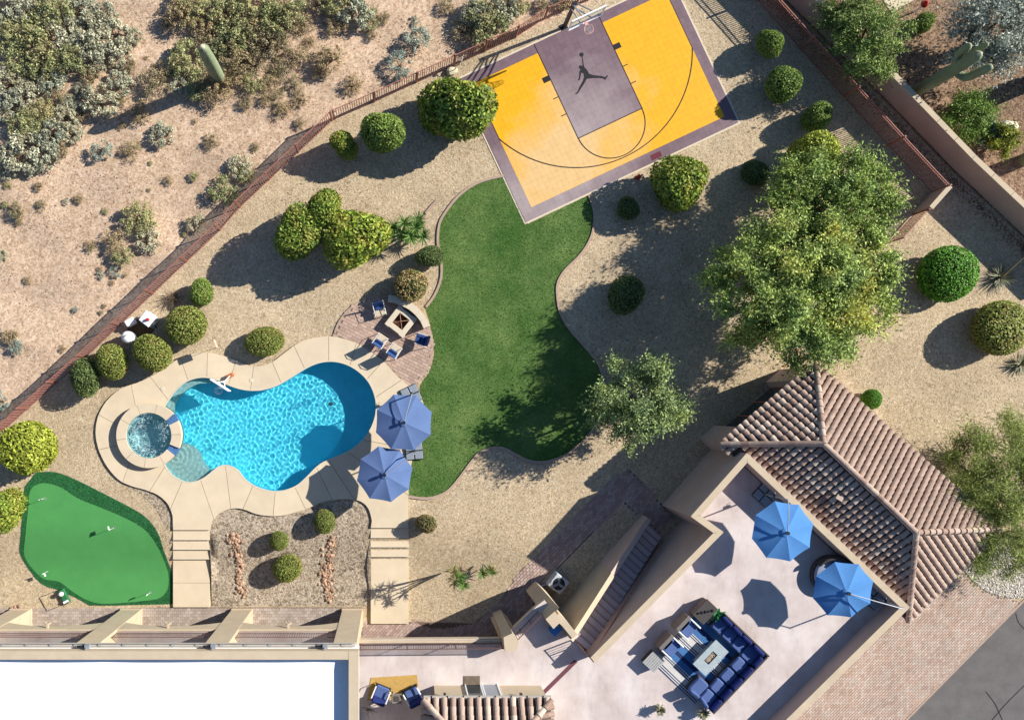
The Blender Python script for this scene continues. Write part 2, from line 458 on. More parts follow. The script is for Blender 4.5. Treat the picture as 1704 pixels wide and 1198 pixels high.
# ------------------------------------------------------------------ lawn
LAWN = [(838, 293), (807, 300.5), (784, 310.5), (760.6, 329), (741, 354), (731, 374), (728.5, 405), (734, 433), (734, 463), (724, 490), (709, 511), (716, 540), (721, 574), (722, 594), (714, 620), (699, 643),
        (704, 668), (707, 690), (702, 718), (691, 748), (685, 772), (681, 800), (680, 826), (711, 829), (736, 822), (751, 811), (766, 793), (788, 763.5), (800, 752), (817, 745.5), (837, 745.5), (857, 755.5), (877, 765.5),
        (900, 769), (920, 765.5), (944, 755.5), (967, 737), (987, 714), (1002, 685), (1006, 650), (999, 613), (987, 593.5), (967, 570), (947, 547), (932, 520), (927, 490), (928.5, 470), (940, 450), (963.5, 427), (980, 403), (988, 378), (988, 350), (980, 325), (879, 373), (837, 296)]
lawn_px = smooth(LAWN[:-2], 4, False) + LAWN[-2:]
lawn = poly(lawn_px)
M['lawn'] = NT('lawn_soil_and_thatch')
t = M['lawn']
M['lawn'] = t.base(t.mix(t.ramp(t.noise(.4, 6, .7), [(.38, (0, 0, 0)), (.66, (1, 1, 1))]), A(76, 114, 52), A(126, 150, 84)), .9, .1)
struct('lawn', sheet('lawn', lawn, M['lawn'], .016, (), 1.0))
def blades(name, pl, n, L0, L1, w, m, seed, z, lean=.6, cut=None):
    g = np.random.default_rng(seed); a = np.array(pl)
    X = g.uniform(a[:, 0].min(), a[:, 0].max(), n); Y = g.uniform(a[:, 1].min(), a[:, 1].max(), n)
    ok = inside_np(X, Y, pl)
    if cut: ok &= ~inside_np(X, Y, cut)
    X, Y = X[ok], Y[ok]; n = len(X); Z = np.array([z(x, y) for x, y in zip(X, Y)]) if callable(z) else np.full(n, z)
    an = g.uniform(0, 6.28, n); ln = g.uniform(L0, L1, n); le = g.uniform(.1, lean, n)
    b = np.stack([X, Y, Z], 1); d = np.stack([np.cos(an) * np.sin(le), np.sin(an) * np.sin(le), np.cos(le)], 1) * ln[:, None]
    an2 = g.uniform(0, 6.28, n); s_ = np.stack([np.cos(an2), np.sin(an2), 0 * an2], 1) * w / 2
    V = np.stack([b - s_, b + s_, b + d], 1).reshape(-1, 3)
    return np_mesh(name, V, np.arange(3 * n).reshape(-1, 3), m)
M['grass'] = leaf('lawn_grass', A(128, 164, 84), .45, yellow=A(184, 190, 114), yscale=.7, ypos=.6, trans=.25)
tag(link('lawn_grass', blades('lawn_grass', lawn, 130000, .03, .07, .03, M['grass'], 3, .012, 1.25)), 'short green grass covering the lawn between court and pool', 'grass', kind='stuff')

M['kerb'] = mat('kerb_concrete', A(196, 168, 146), .08, 4, .85, .2, 60, fine=.08, rand=.05)
def kerb(px, lab):
    pts = poly(smooth(px, 3, False)); mb = MB(); ribbon(mb, pts, .13, -.05, .075)
    o = mb.obj('lawn_kerb', M['kerb']); tag(o, kind='structure')
kerb(LAWN[0:11], 0)
kerb(LAWN[22:53], 1)
kerb([(727, 334), (717, 345), (708, 356)], 2)

# ------------------------------------------------------------------ putting green
PG_OUT = [(60, 786), (90, 785), (120, 795), (155, 812), (200, 835), (240, 858), (262, 885), (270, 915), (277, 940), (284, 965), (287, 985), (287, 1008.5), (190, 1011), (143, 1011), (118, 997), (90, 985), (66, 977), (48, 960), (34, 937), (29, 918), (34, 890), (38, 850), (41, 810)]
PG_IN = [(62, 806), (80, 804), (104, 812), (130, 829), (165, 843), (205, 860), (240, 880), (258, 905), (270, 935), (276, 960), (275, 982), (262, 998), (235, 1003), (170, 1008), (140, 1002), (115, 988), (92, 971), (66, 966), (47, 948), (36, 925), (42, 890), (47, 850), (50, 818)]
pg_o = poly(PG_OUT[:9] and smooth(PG_OUT[:10], 4, False) + [(287, 1008.5), (190, 1011), (143, 1011)] + smooth(PG_OUT[14:], 4, False), 0)
pg_i = poly(smooth(PG_IN, 4))
M['turf_dark'] = mat('long_turf', A(50, 118, 66), .12, 3, .9, fine=.3)
M['turf'] = mat('putting_turf', A(86, 164, 88), .06, 1.2, .85, fine=.16)
gr = thing('putting_green', 'kidney shaped artificial putting green with dark fringe beside the concrete walk', 'putting green', G(160, 900))
link('fringe', sheet('fringe', pg_o, M['turf_dark'], lambda x, y: gz(x, y) + .018, (), .5, off=gr.location), gr)
link('putting_surface', sheet('putting_surface', pg_i, M['turf'], lambda x, y: gz(x, y) + .030, (), .5, off=gr.location), gr)
M['turf_blade'] = leaf('turf_blade', A(58, 130, 72), .4, trans=.2)
me = blades('fringe_blades', pg_o, 60000, .03, .07, .03, M['turf_blade'], 5, lambda x, y: gz(x, y) + .012, 1.0, pg_i)
me.transform(Matrix.Translation(-Vector(gr.location)))
tag(link('fringe_blades', me, gr), kind='stuff')
def hole(px, py, num, rz):
    x, y, z = G(px, py); z += .03
    t = thing('golf_flag', 'white number %s golf flag on thin pole %s' % (num[0], num[1]), 'golf flag', (x, y, z), 0, 'flags on the putting green')
    MB().lathe([(.054, .001), (.054, .004), (.06, .004), (.06, .001)], 16).obj('cup', M['white'], t)
    MB().disc((0, 0, .0015), .054, 16).obj('cup_hole', M['black'], t)
    MB().tube([(0, 0, 0), (0, 0, .78)], .009, 6).obj('pole', M['white'], t)
    mb = MB(); n = 6                                   # small hanging flag with a soft wave
    for i in range(n + 1):
        u = i / n; yy = .03 * math.sin(u * 5)
        mb.v += [(u * .2 * math.cos(rz) - yy * math.sin(rz), u * .2 * math.sin(rz) + yy * math.cos(rz), .77 - .03 * u), (u * .2 * math.cos(rz) - yy * math.sin(rz), u * .2 * math.sin(rz) + yy * math.cos(rz), .55 + .03 * u)]
        if i: mb.f.append((2 * i - 2, 2 * i - 1, 2 * i + 1, 2 * i))
    mb.obj('flag', M['white'], t)
    MB().lathe([(0, .80), (.02, .79), (.022, .77), (.0, .755)], 10).obj('finial', M['white'], t)
hole(75, 829, ('1', 'at the narrow end of the green'), .4)
hole(190, 878, ('2', 'in the middle of the green'), 2.2)
hole(80, 950, ('3', 'near the golf ball rack'), -.6)
hole(251, 985, ('4', 'in the corner by the concrete walk'), .9)

# ------------------------------------------------------------------ pool deck, slab by slab
deck = thing('pool_deck', 'pale concrete pool deck of wedge shaped slabs round pool and spa', 'pool deck', P(420, 700, 0))
del deck['category'], deck['label']; deck['kind'] = 'structure'
JOINTS = [((206.6, 800), (214, 770)), ((163.5, 750), (196, 740)), ((164, 690), (197, 707)), ((213.7, 642), (225, 676)), ((253.8, 625), (281, 664)), ((302, 594.5), (312, 634)), ((349, 587), (345.6, 628)), ((395.7, 601.5), (379, 639)),
          ((422, 608.5), (417, 649)), ((453, 602), (470, 637)), ((490, 575), (508.5, 612.7)), ((545, 559.7), (545, 601)), ((593, 571), (581, 608)), ((640, 602), (611, 632)), ((666, 630), (624, 660)), ((707, 690), (625, 690)), ((692, 746), (604, 732)), ((680, 824), (577, 752)),
          ((588, 831), (546, 766)), ((551.7, 832.5), (529, 775)), ((509.7, 847), (491.4, 810)), ((455, 858.6), (457.4, 818)), ((407, 848), (420, 807)), ((381, 846.5), (374.8, 774.5)), ((354.7, 866), (332.7, 799)), ((285, 850), (304, 800.5)), ((252, 819), (274.5, 775))]
outer_l = [p for p in outer_px]; inner_l = pool_px + left_arc
def nearest(loop, p):
    return min(range(len(loop)), key=lambda i: (loop[i][0] - p[0]) ** 2 + (loop[i][1] - p[1]) ** 2)
js = sorted(((nearest(outer_l, a), nearest(inner_l, b)) for a, b in JOINTS))
def span(loop, i, j, step):
    out = [loop[i]]
    while i != j:
        i = (i + step) % len(loop); out.append(loop[i])
    return out
for k in range(len(js)):
    (oa, ia), (ob, ib) = js[k], js[(k + 1) % len(js)]
    o_seg = span(outer_l, oa, ob, 1)
    f = span(inner_l, ib, ia, 1); b = span(inner_l, ib, ia, -1)
    i_seg = f if len(f) < len(b) else b
    pl = poly(o_seg + i_seg, DZ)
    cx = sum(p[0] for p in pl) / len(pl); cy = sum(p[1] for p in pl) / len(pl)
    pl = grow(pl, -.011)
    if abs(area(pl)) < .05: continue
    mb = MB(); mb.prism(pl, -.1, DZ)
    mb.obj('slab', M['concrete'], deck, w=True)
link('joint_bed', sheet('joint_bed', outer_loop, M['joint'], .085, [inner_loop], 0, off=deck.location), deck)
mb = MB(); ribbon(mb, poly(smooth(POOL, 4, False), DZ), .07, .05, DZ + .006); mb.obj('coping_lip', M['coping'], deck, w=True)

def steps(name, x0, x1, ys, zs, joint, lab):
    w = thing(name, lab, 'walk', P((x0 + x1) / 2, ys[-1], 0)); del w['category'], w['label']; w['kind'] = 'structure'
    for i in range(len(ys) - 1):
        cuts = [ys[i], ys[i + 1]] if i < len(ys) - 2 else [ys[i], joint, ys[i + 1]]
        for a, b in zip(cuts, cuts[1:]):
            pl = poly([(x0, a + (.5 if a != cuts[0] else 0)), (x1, a + (.5 if a != cuts[0] else 0)), (x1, b), (x0, b)], zs[i])
            MB().prism(pl, -.75, zs[i]).obj('step' if i < len(ys) - 2 else 'slab', M['concrete'], w, w=True)
        if i: MB().prism(poly([(x0 - .2, ys[i] - 1.2), (x1 + .2, ys[i] - 1.2), (x1 + .2, ys[i] + .4), (x0 - .2, ys[i] + .4)], zs[i - 1]), zs[i - 1] - .04, zs[i - 1] + .005).obj('nosing', M['coping'], w, w=True)
steps('walk', 288, 349, [882, 898, 914, 930, 1010], [0.0, -.13, -.26, -.40], 969.5, 'walk')
steps('walk', 617, 680, [878.6, 894.5, 910, 926, 1037.5], [0.0, -.13, -.26, -.40], 982, 'walk')

# ------------------------------------------------------------------ pool
pool = thing('swimming_pool', 'free form swimming pool with turquoise water and pale coping', 'swimming pool', P(450, 700, -2.4))
def pool_depth(x, y):
    px = x * S + NX; return -(.95 + .25 * ss(300, 560, px))
mb = MB(); n = len(pool_loop); pl = pool_loop if area(pool_loop) > 0 else pool_loop[::-1]
vs = [(x, y, .08) for x, y in pl] + [(x, y, -.16) for x, y in pl]
mb.add(vs, [(i, i + n, (i + 1) % n + n, (i + 1) % n) for i in range(n)]); mb.obj('waterline_tile', M['wtile'], pool, w=True)
mb = MB(); vs = [(x, y, -.16) for x, y in pl] + [(x, y, pool_depth(x, y)) for x, y in pl]
mb.add(vs, [(i, i + n, (i + 1) % n + n, (i + 1) % n) for i in range(n)]); o = mb.obj('wall', M['plaster'], pool, smooth=True, w=True); o.cycles.is_caustics_receiver = True
o = link('floor', sheet('floor', pool_loop, M['plaster'], pool_depth, (), .5, off=pool.location), pool); o.cycles.is_caustics_receiver = True
M['shelf'] = mat('shelf_plaster', (.36, .52, .47), .1, 1.5, .7, fine=.1)
for sh, z in (([(270, 680), (280, 664), (292, 648), (306, 635), (322, 628), (340, 625), (352, 628), (349, 637), (330, 638), (314, 645), (300, 656), (290, 670), (284, 690), (276, 690)], -.32),
              ([(272, 768), (278, 783), (288, 794), (300, 801), (314, 805), (328, 803), (342, 796), (352, 788), (343, 779), (335, 768), (328, 752), (316, 742), (300, 738), (290, 752)], -.3)):
    pts = [p for p in smooth(sh, 3)]
    o = MB().prism(poly(pts), -.94, z).obj('shelf', M['shelf'], pool, w=True); o.cycles.is_caustics_receiver = True
def water_mesh(name, loop, z, step, amp, l0, l1, nw, seed, m, off, extra=None):
    a = np.array(grow(loop, .04)); g = np.random.default_rng(seed)
    xs = np.arange(a[:, 0].min(), a[:, 0].max() + step, step); ys = np.arange(a[:, 1].min(), a[:, 1].max() + step, step)
    X, Y = np.meshgrid(xs, ys); Z = np.zeros_like(X)
    for _ in range(nw):
        lm = g.uniform(l0, l1); an = g.uniform(0, 2 * PI); k = 2 * PI / lm
        Z += amp * lm * np.sin(k * (X * math.cos(an) + Y * math.sin(an)) + g.uniform(0, 6.28))
    if extra is not None: Z = Z + extra(X, Y)
    ny, nx = X.shape; I = np.arange(nx * ny).reshape(ny, nx)
    F = np.stack([I[:-1, :-1], I[:-1, 1:], I[1:, 1:], I[1:, :-1]], -1).reshape(-1, 4)
    cx = X.ravel()[F].mean(1); cy = Y.ravel()[F].mean(1)
    F = F[inside_np(cx, cy, a.tolist())]
    V = np.stack([X.ravel(), Y.ravel(), Z.ravel() + z], 1) - np.array(off)
    u, inv = np.unique(F, return_inverse=True)
    return np_mesh(name, V[u], inv.reshape(F.shape), m, True)
def water_mat(name, col):
    t = NT(name); b = t.new('BsdfGlass'); b.inputs['IOR'].default_value = 1.33; b.inputs['Roughness'].default_value = 0; b.inputs['Color'].default_value = (*col, 1)
    t.l(b.outputs[0], t.out.inputs[0]); t.n.remove(t.b); return t.m
M['water'] = water_mat('pool_water', (.93, .99, 1))
def spill(X, Y):                       # rings of ripples where the spa overflows
    z = 0
    for px, py in ((300, 694), (299, 757)):
        x0, y0 = P2(px, py); r = np.hypot(X - x0, Y - y0)
        z = z + .0035 * np.sin(r * 2 * PI / .26) * np.exp(-r / 1.3) * (r > .05)
    return z
wo = link('water', water_mesh('water', pool_loop, -.04, .034, .00105, .15, .40, 55, 4, M['water'], pool.location, spill), pool)
wo.cycles.is_caustics_caster = True
# drain cover, skimmer lid and wall light
for px, py in ((551, 672), (418, 633)):
    z = pool_depth(*P2(px, py)) + .02 if px == 551 else DZ + .004
    MB().lathe([(0, .012), (.09, .012), (.11, 0)], 16, P(px, py, z)).obj('drain_cover' if px == 551 else 'skimmer_lid', M['coping'], pool, w=True)
MB().lathe([(0, .012), (.1, .012), (.115, 0)], 16, P(270, 647, DZ + .004)).obj('skimmer_lid', M['coping'], pool, w=True)

# ------------------------------------------------------------------ raised spa
spa = thing('spa', 'raised round spa with pale coping stones spilling into the pool', 'spa', P(*SPA_C, 0))
cx, cy, _ = P(*SPA_C, .4)
ro, ri = SPA_RO / S, SPA_RI / S * .985
wa = [(R(27), R(41)), (R(-38), R(-23))]                     # spillways
ang = [R(41), R(75), R(112), R(150), R(188), R(226), R(262), R(298), R(322)]
segs = list(zip(ang, ang[1:])) + [(R(-23), R(2)), (R(2), R(27))]
for a, b in segs:
    mb = MB(); a += .006; b -= .006; nn = 8
    pl = [(cx + ro * math.cos(a + (b - a) * i / nn), cy + ro * math.sin(a + (b - a) * i / nn)) for i in range(nn + 1)] + [(cx + ri * math.cos(b + (a - b) * i / nn), cy + ri * math.sin(b + (a - b) * i / nn)) for i in range(nn + 1)]
    mb.prism(pl, .34, .46); mb.obj('coping_stone', M['concrete'], spa, w=True)
mb = MB(); mb.lathe([(ri + .02, -.8), (ri + .02, .338), (ro - .03, .338), (ro - .03, -.3)], 48, (cx, cy, 0)); mb.obj('wall', M['stucco'], spa, w=True)
M['bluetile'] = mat('blue_mosaic', (.07, .15, .30), .5, 18, .2, spec=.6)
for a, b in wa:
    pl = [(cx + (ro + .02) * math.cos(a + (b - a) * i / 4), cy + (ro + .02) * math.sin(a + (b - a) * i / 4)) for i in range(5)] + [(cx + (ri - .01) * math.cos(b + (a - b) * i / 4), cy + (ri - .01) * math.sin(b + (a - b) * i / 4)) for i in range(5)]
    MB().prism(pl, -.1, .362).obj('spillway', M['bluetile'], spa, w=True)
o = MB().lathe([(ri + .01, .34), (ri - .005, -.15), (ri * .72, -.16), (ri * .7, -.55), (0, -.56)], 40, (cx, cy, 0)).obj('basin', M['spa_plaster'], spa, smooth=True, w=True); o.cycles.is_caustics_receiver = True
loop = [(cx + ri * math.cos(2 * PI * i / 48), cy + ri * math.sin(2 * PI * i / 48)) for i in range(48)]
M['spawater'] = water_mat('spa_water', (.9, .97, .97))
def churn(X, Y):
    r = np.hypot(X - cx, Y - cy); return .010 * np.exp(-((r - .85) / .3) ** 2) * np.sin(13 * X + 5 * np.sin(9 * Y)) * np.sin(17 * Y + 4 * np.sin(7 * X))
o = link('water', water_mesh('spa_water', loop,   .35, .04, .0018, .16, .6, 40, 9, M['spawater'], spa.location, churn), spa); o.cycles.is_caustics_caster = True
g = np.random.default_rng(11); nb_ = 900                   # foam thrown up by the jets
aa = g.uniform(0, 6.28, nb_); rr = np.clip(.9 + .2 * g.normal(size=nb_) + .12 * np.sin(aa * 5), .15, ri - .05)
kp = (np.sin(aa * 3 + 1) + g.normal(size=nb_) * .6) > -.25
pts = np.stack([cx + rr * np.cos(aa), cy + rr * np.sin(aa), np.full(nb_, .362)], 1)[kp]
M['foam'] = mat('foam', (.75, .82, .82), .05, 5, .6)
me = stones('foam', pts, .005, .018, M['foam'], 3, .5); me.transform(Matrix.Translation(-Vector(spa.location)))
tag(link('foam', me, spa), kind='stuff')

# ------------------------------------------------------------------ basketball court
CO = Vector(P(763, 133)); CU = Vector((.9052, .425, 0)).normalized(); CW = Vector((CU.y, -CU.x, 0))
def C(a, b, z=0.0):
    p = CO + CU * a + CW * b; return (p.x, p.y, z)
court = thing('basketball_court', 'yellow and purple tiled half court with black lines', 'court', C(6.3, 4.2))
def court_mat(name, c, patch_col, island):
    t = NT(name); col = t.mix(1.0, c, t.ramp(t.new('NewGeometry').outputs['Random Per Island'], [(0, t.val(1 - island)), (1, t.val(1 + island))]), 'MULTIPLY')
    # a paler patch with its own shape in the corner towards the lawn
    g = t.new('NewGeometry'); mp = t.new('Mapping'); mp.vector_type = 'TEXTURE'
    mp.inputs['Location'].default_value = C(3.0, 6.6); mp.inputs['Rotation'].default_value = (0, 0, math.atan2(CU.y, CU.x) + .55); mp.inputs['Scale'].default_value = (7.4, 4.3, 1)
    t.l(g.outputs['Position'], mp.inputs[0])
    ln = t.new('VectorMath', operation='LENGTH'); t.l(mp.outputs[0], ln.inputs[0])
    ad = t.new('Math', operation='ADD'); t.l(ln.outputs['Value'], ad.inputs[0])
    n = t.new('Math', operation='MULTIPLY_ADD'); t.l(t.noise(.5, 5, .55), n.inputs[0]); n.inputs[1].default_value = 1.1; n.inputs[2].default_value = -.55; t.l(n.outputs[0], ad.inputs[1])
    col = t.mix(t.ramp(ad.outputs[0], [(.3, t.val(.97)), (.95, (0, 0, 0))]), col, patch_col)
    col = t.mix(1.0, col, t.ramp(t.noise(2.2, 4), [(.3, t.val(.93)), (.7, t.val(1.05))]), 'MULTIPLY')
    return t.base(col, .5, .35)
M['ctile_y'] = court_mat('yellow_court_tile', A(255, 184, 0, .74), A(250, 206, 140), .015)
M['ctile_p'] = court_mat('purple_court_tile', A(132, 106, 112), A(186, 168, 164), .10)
def tiles(a0, a1, b0, b1, name, m):
    na, nb_ = max(1, round((a1 - a0) / .305)), max(1, round((b1 - b0) / .305)); da, db = (a1 - a0) / na, (b1 - b0) / nb_
    mb = MB(); gp = .0004
    for i in range(na):
        for j in range(nb_):
            x0, x1, y0, y1 = a0 + i * da + gp, a0 + (i + 1) * da - gp, b0 + j * db + gp, b0 + (j + 1) * db - gp; e = .0015
            mb.add([C(x0, y0, .03), C(x1, y0, .03), C(x1, y1, .03), C(x0, y1, .03), C(x0 + e, y0 + e, .042), C(x1 - e, y0 + e, .042), C(x1 - e, y1 - e, .042), C(x0 + e, y1 - e, .042)],
                   [(7, 6, 5, 4), (4, 5, 1, 0), (5, 6, 2, 1), (6, 7, 3, 2), (7, 4, 0, 3)])
    tag(mb.obj(name, m, court, w=True), kind='stuff')
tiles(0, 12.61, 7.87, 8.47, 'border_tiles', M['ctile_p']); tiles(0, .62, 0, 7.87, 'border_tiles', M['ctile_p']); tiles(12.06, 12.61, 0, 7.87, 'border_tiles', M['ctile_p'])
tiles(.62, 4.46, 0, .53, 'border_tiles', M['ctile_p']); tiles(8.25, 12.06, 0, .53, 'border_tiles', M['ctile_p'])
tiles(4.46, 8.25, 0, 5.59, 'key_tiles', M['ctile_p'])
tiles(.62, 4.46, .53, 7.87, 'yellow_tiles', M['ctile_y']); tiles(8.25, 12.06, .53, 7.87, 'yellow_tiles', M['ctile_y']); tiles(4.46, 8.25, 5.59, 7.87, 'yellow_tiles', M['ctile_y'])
mb = MB(); mb.prism([C(-.09, -.09)[:2], C(12.70, -.09)[:2], C(12.70, 8.56)[:2], C(-.09, 8.56)[:2]], -.1, .028); mb.obj('slab', M['coping'], court, w=True)
MB().prism([C(0, 0)[:2], C(12.61, 0)[:2], C(12.61, 8.47)[:2], C(0, 8.47)[:2]], .027, .0315).obj('tile_backing', mat('tile_backing', A(150, 116, 70), .2), court, w=True)
M['line'] = mat('black_court_paint', (.012, .011, .012), .2, 6, .5)
def line(pts, name, w=.05, z=.0445):
    q = [C(a, b)[:2] for a, b in pts]; n = len(q); mb = MB(); L = []
    for i in range(n):
        a, b = q[max(i - 1, 0)], q[min(i + 1, n - 1)]; d = math.hypot(b[0] - a[0], b[1] - a[1]); nx, ny = -(b[1] - a[1]) / d * w / 2, (b[0] - a[0]) / d * w / 2
        L += [(q[i][0] + nx, q[i][1] + ny, z), (q[i][0] - nx, q[i][1] - ny, z)]
    mb.add(L, [(2 * i, 2 * i + 1, 2 * i + 3, 2 * i + 2) for i in range(n - 1)]); mb.obj(name, M['line'], court, w=True)
for a in (4.46, 8.25): line([(a, 0), (a, 5.62)], 'key_line')
line([(4.43, 5.59), (8.28, 5.59)], 'free_throw_line', z=.0475)
line([(6.355 + 1.88 * math.cos(u), 5.6 + 1.85 * math.sin(u)) for u in [PI * i / 36 for i in range(37)]], 'free_throw_arc', z=.0505)
cy3, r3 = 1.3, 6.25; u0 = math.asin((3.8 - cy3) / r3)
line([(.62, 0.55), (.62, 3.8)] , 'three_point_line', .04); line([(12.06, .55), (12.06, 3.8)], 'three_point_line', .04)
line([(6.34 + r3 * math.cos(u), cy3 + r3 * math.sin(u)) for u in [u0 + (PI - 2 * u0) * i / 60 for i in range(61)]], 'three_point_arc', z=.0535)
for sx, a in ((-1, 4.46), (1, 8.25)):
    line([(a + sx * .03, 2.0), (a + sx * .40, 2.0)], 'lane_block', .3, .0475)
    for b in (3.12, 4.13): line([(a + sx * .03, b), (a + sx * .32, b)], 'lane_mark', .05, .0475)
LOGO = [(967.6, 95), (968.4, 100), (969.4, 110), (967.6, 110.6), (965.4, 109.8), (963.4, 110.8), (962.8, 112.6), (964, 114.8), (965.9, 116.2), (965.4, 118), (964, 120), (963.7, 125), (963.3, 130), (961.6, 133.8), (962.2, 135), (963.6, 134.9), (965, 132.7), (966.2, 126), (966.9, 121.6), (969, 122.4), (971.4, 124.2), (970.8, 126.6),
        (972, 128.9), (969.4, 136), (966.5, 141), (964.6, 144.4), (962, 150.7), (960, 154.6), (956.6, 156.4), (957.4, 157.3), (960, 157.3), (962, 155.5), (966.7, 148), (972, 140), (976.4, 132.2), (986.7, 131), (996.7, 130.8), (1003.8, 131.8), (1005.8, 133.8), (1007.4, 133.7), (1011.5, 126.8), (1010, 126.2), (1007, 129.2), (998.7, 127.3),
        (986.7, 126), (980, 123.8), (976.7, 117.7), (972, 112.6), (971.3, 109.4), (970.2, 103), (969, 95)]
mb = MB(); mb.add([(*P2(a, b), .0475) for a, b in LOGO][::1], [tuple(range(len(LOGO)))])
q = P2(967.4, 92); mb.disc((q[0], q[1], .0475), .115, 18)
o = mb.obj('leaping_player_emblem', M['line'], court, w=True)
tag(o, 'black silhouette of a leaping player with ball')
bm = bmesh.new(); bm.from_mesh(o.data); bmesh.ops.recalc_face_normals(bm, faces=bm.faces)
for f in bm.faces:
    if f.normal.z < 0: f.normal_flip()
bm.to_mesh(o.data); bm.free()
mb = MB(); mb.prism([C(*p)[:2] for p in ((7.55, 8.06), (8.15, 8.06), (8.15, 8.36), (7.55, 8.36))], .043, .046); mb.obj('maker_plate', mat('maroon_plate', (.12, .02, .03), .1), court, w=True)

# ================================================================== FENCES AND WALLS
def picket_fence(name, label, px_pts, h, spacing, name_group=None, post_every=2.4, double=False, r=.015):
    pts = [Vector((*G(a, b)[:2], G(a, b)[2])) for a, b in px_pts]
    root = thing(name, label, 'fence', pts[0])
    pk = MB().box((0, 0, (h - .1) / 2 + .08), (r * 2, r * 2, h - .12)).mesh('picket', M['iron'])
    po = MB().box((0, 0, (h + .06) / 2), (.065, .065, h + .06)).box((0, 0, h + .075), (.08, .08, .03)).mesh('post', M['iron'])
    for i in range(len(pts) - 1):
        a, b = pts[i], pts[i + 1]; d = b - a; L = d.length; u = d / L; ang = math.atan2(d.y, d.x)
        for z in ([.12, h - .03] + ([h - .2] if double else [])):
            c = (a + b) / 2
            MB().box((c.x, c.y, c.z + z), (L, .04, .035), ang).obj('rail', M['iron'], root, w=True)
        n = max(1, round(L / spacing)); npost = max(1, round(L / post_every))
        for k in range(n):
            p = a + u * ((k + .5) * L / n); o = link('picket', pk, root, p - pts[0]); o.rotation_euler = (0, 0, ang)
        for k in range(npost + (1 if i == len(pts) - 2 else 0)):
            p = a + u * (k * L / npost); o = link('post', po, root, p - pts[0]); o.rotation_euler = (0, 0, ang)
    return root
picket_fence('iron_fence', 'rust brown iron picket fence between desert and the putting green side', [(-42, 762), (0, 722), (144, 594), (367, 383), (400, 345), (497, 254), (553, 201)], 1.45, .13)
picket_fence('iron_fence', 'rust brown iron picket fence running behind the basketball hoop', [(556, 199), (623, 170), (693, 138), (755, 110), (858, 63), (905, 33), (1010, -12), (1060, -34)], 1.45, .13)
picket_fence('iron_fence', 'tall double railed iron picket fence along the pink stucco wall', [(1205, -57), (1257, 0), (1330, 82), (1403, 163), (1476, 243), (1549, 321)], 1.6, .11, double=True)
# stub wall and gate closing the side yard
sw = thing('stub_wall', 'short pink stucco wall stub at the end of the picket fence', 'wall', G(1545, 330))
a, b = P(1551, 322), P(1521, 356)
mb = MB(); ribbon(mb, [a[:2], b[:2]], .18, -.1, 1.45); mb.obj('wall', M['stucco_pink'], sw, w=True)
mb = MB(); ribbon(mb, [(a[0] + .02, a[1] + .02), (b[0] - .02, b[1] - .02)], .24, 1.45, 1.52); mb.obj('cap', M['stucco'], sw, w=True)
picket_fence('iron_gate_panel', 'iron gate panel between the stub wall and the mesquite tree', [(1519, 358), (1478, 404)], 1.4, .13)
nw = thing('boundary_wall', 'tall pink stucco boundary wall with pale cap beside the neighbour yard', 'wall', P(1500, 190))
WL = [(1215, -88), (1299, -4), (1352, 48), (1468, 164), (1581, 281), (1705, 398), (1780, 470)]
mb = MB(); ribbon(mb, [P2(a + 4, b - 4) for a, b in WL], .2, -.1, 1.66); mb.obj('wall', M['stucco_pink'], nw, w=True)
for (a, b), (c, d) in zip(WL, WL[1:]):
    n = 4
    for k in range(n):
        q0 = P2(a + 4 + (c - a) * k / n, b - 4 + (d - b) * k / n); q1 = P2(a + 4 + (c - a) * (k + .985) / n, b - 4 + (d - b) * (k + .985) / n)
        mb = MB(); ribbon(mb, [q0, q1], .28, 1.66, 1.73 + .004 * (k % 2)); mb.obj('cap_stone', M['stucco'], nw, w=True)

# ================================================================== PLANTS
def orient_quads(C_, Nn, L, W, g, fold=0.0):
    """leaf quads at C_ facing Nn (n x 3) with random roll"""
    n = len(C_); Nn = Nn / (np.linalg.norm(Nn, axis=1, keepdims=True) + 1e-9)
    ref = g.normal(size=(n, 3)); U = np.cross(Nn, ref); U /= np.linalg.norm(U, axis=1, keepdims=True) + 1e-9
    Vv = np.cross(Nn, U)
    L = np.broadcast_to(L, n)[:, None]; W = np.broadcast_to(W, n)[:, None]
    V = np.stack([C_ - U * L / 2, C_ - Vv * W / 2, C_ + U * L / 2, C_ + Vv * W / 2], 1).reshape(-1, 3)
    return V, np.arange(4 * n).reshape(-1, 4)
def lump(D, g, k, amp):
    """a smooth random bump field over directions D"""
    out = np.zeros(len(D))
    for _ in range(k):
        a = g.normal(size=3); a /= np.linalg.norm(a); out += amp * np.maximum(0, D @ a - .55) / .45 * g.uniform(.3, 1)
    return out
def sphere_dirs(n, g, zmin=-1.0):
    z = g.uniform(zmin, 1, n); a = g.uniform(0, 2 * PI, n); r = np.sqrt(1 - z * z)
    return np.stack([r * np.cos(a), r * np.sin(a), z], 1)
def ball_norm(seed, lumps, amp):
    D = sphere_dirs(1500, np.random.default_rng(1)); return np.percentile(.95 + lump(D, np.random.default_rng(seed + 99), lumps, amp), 60)
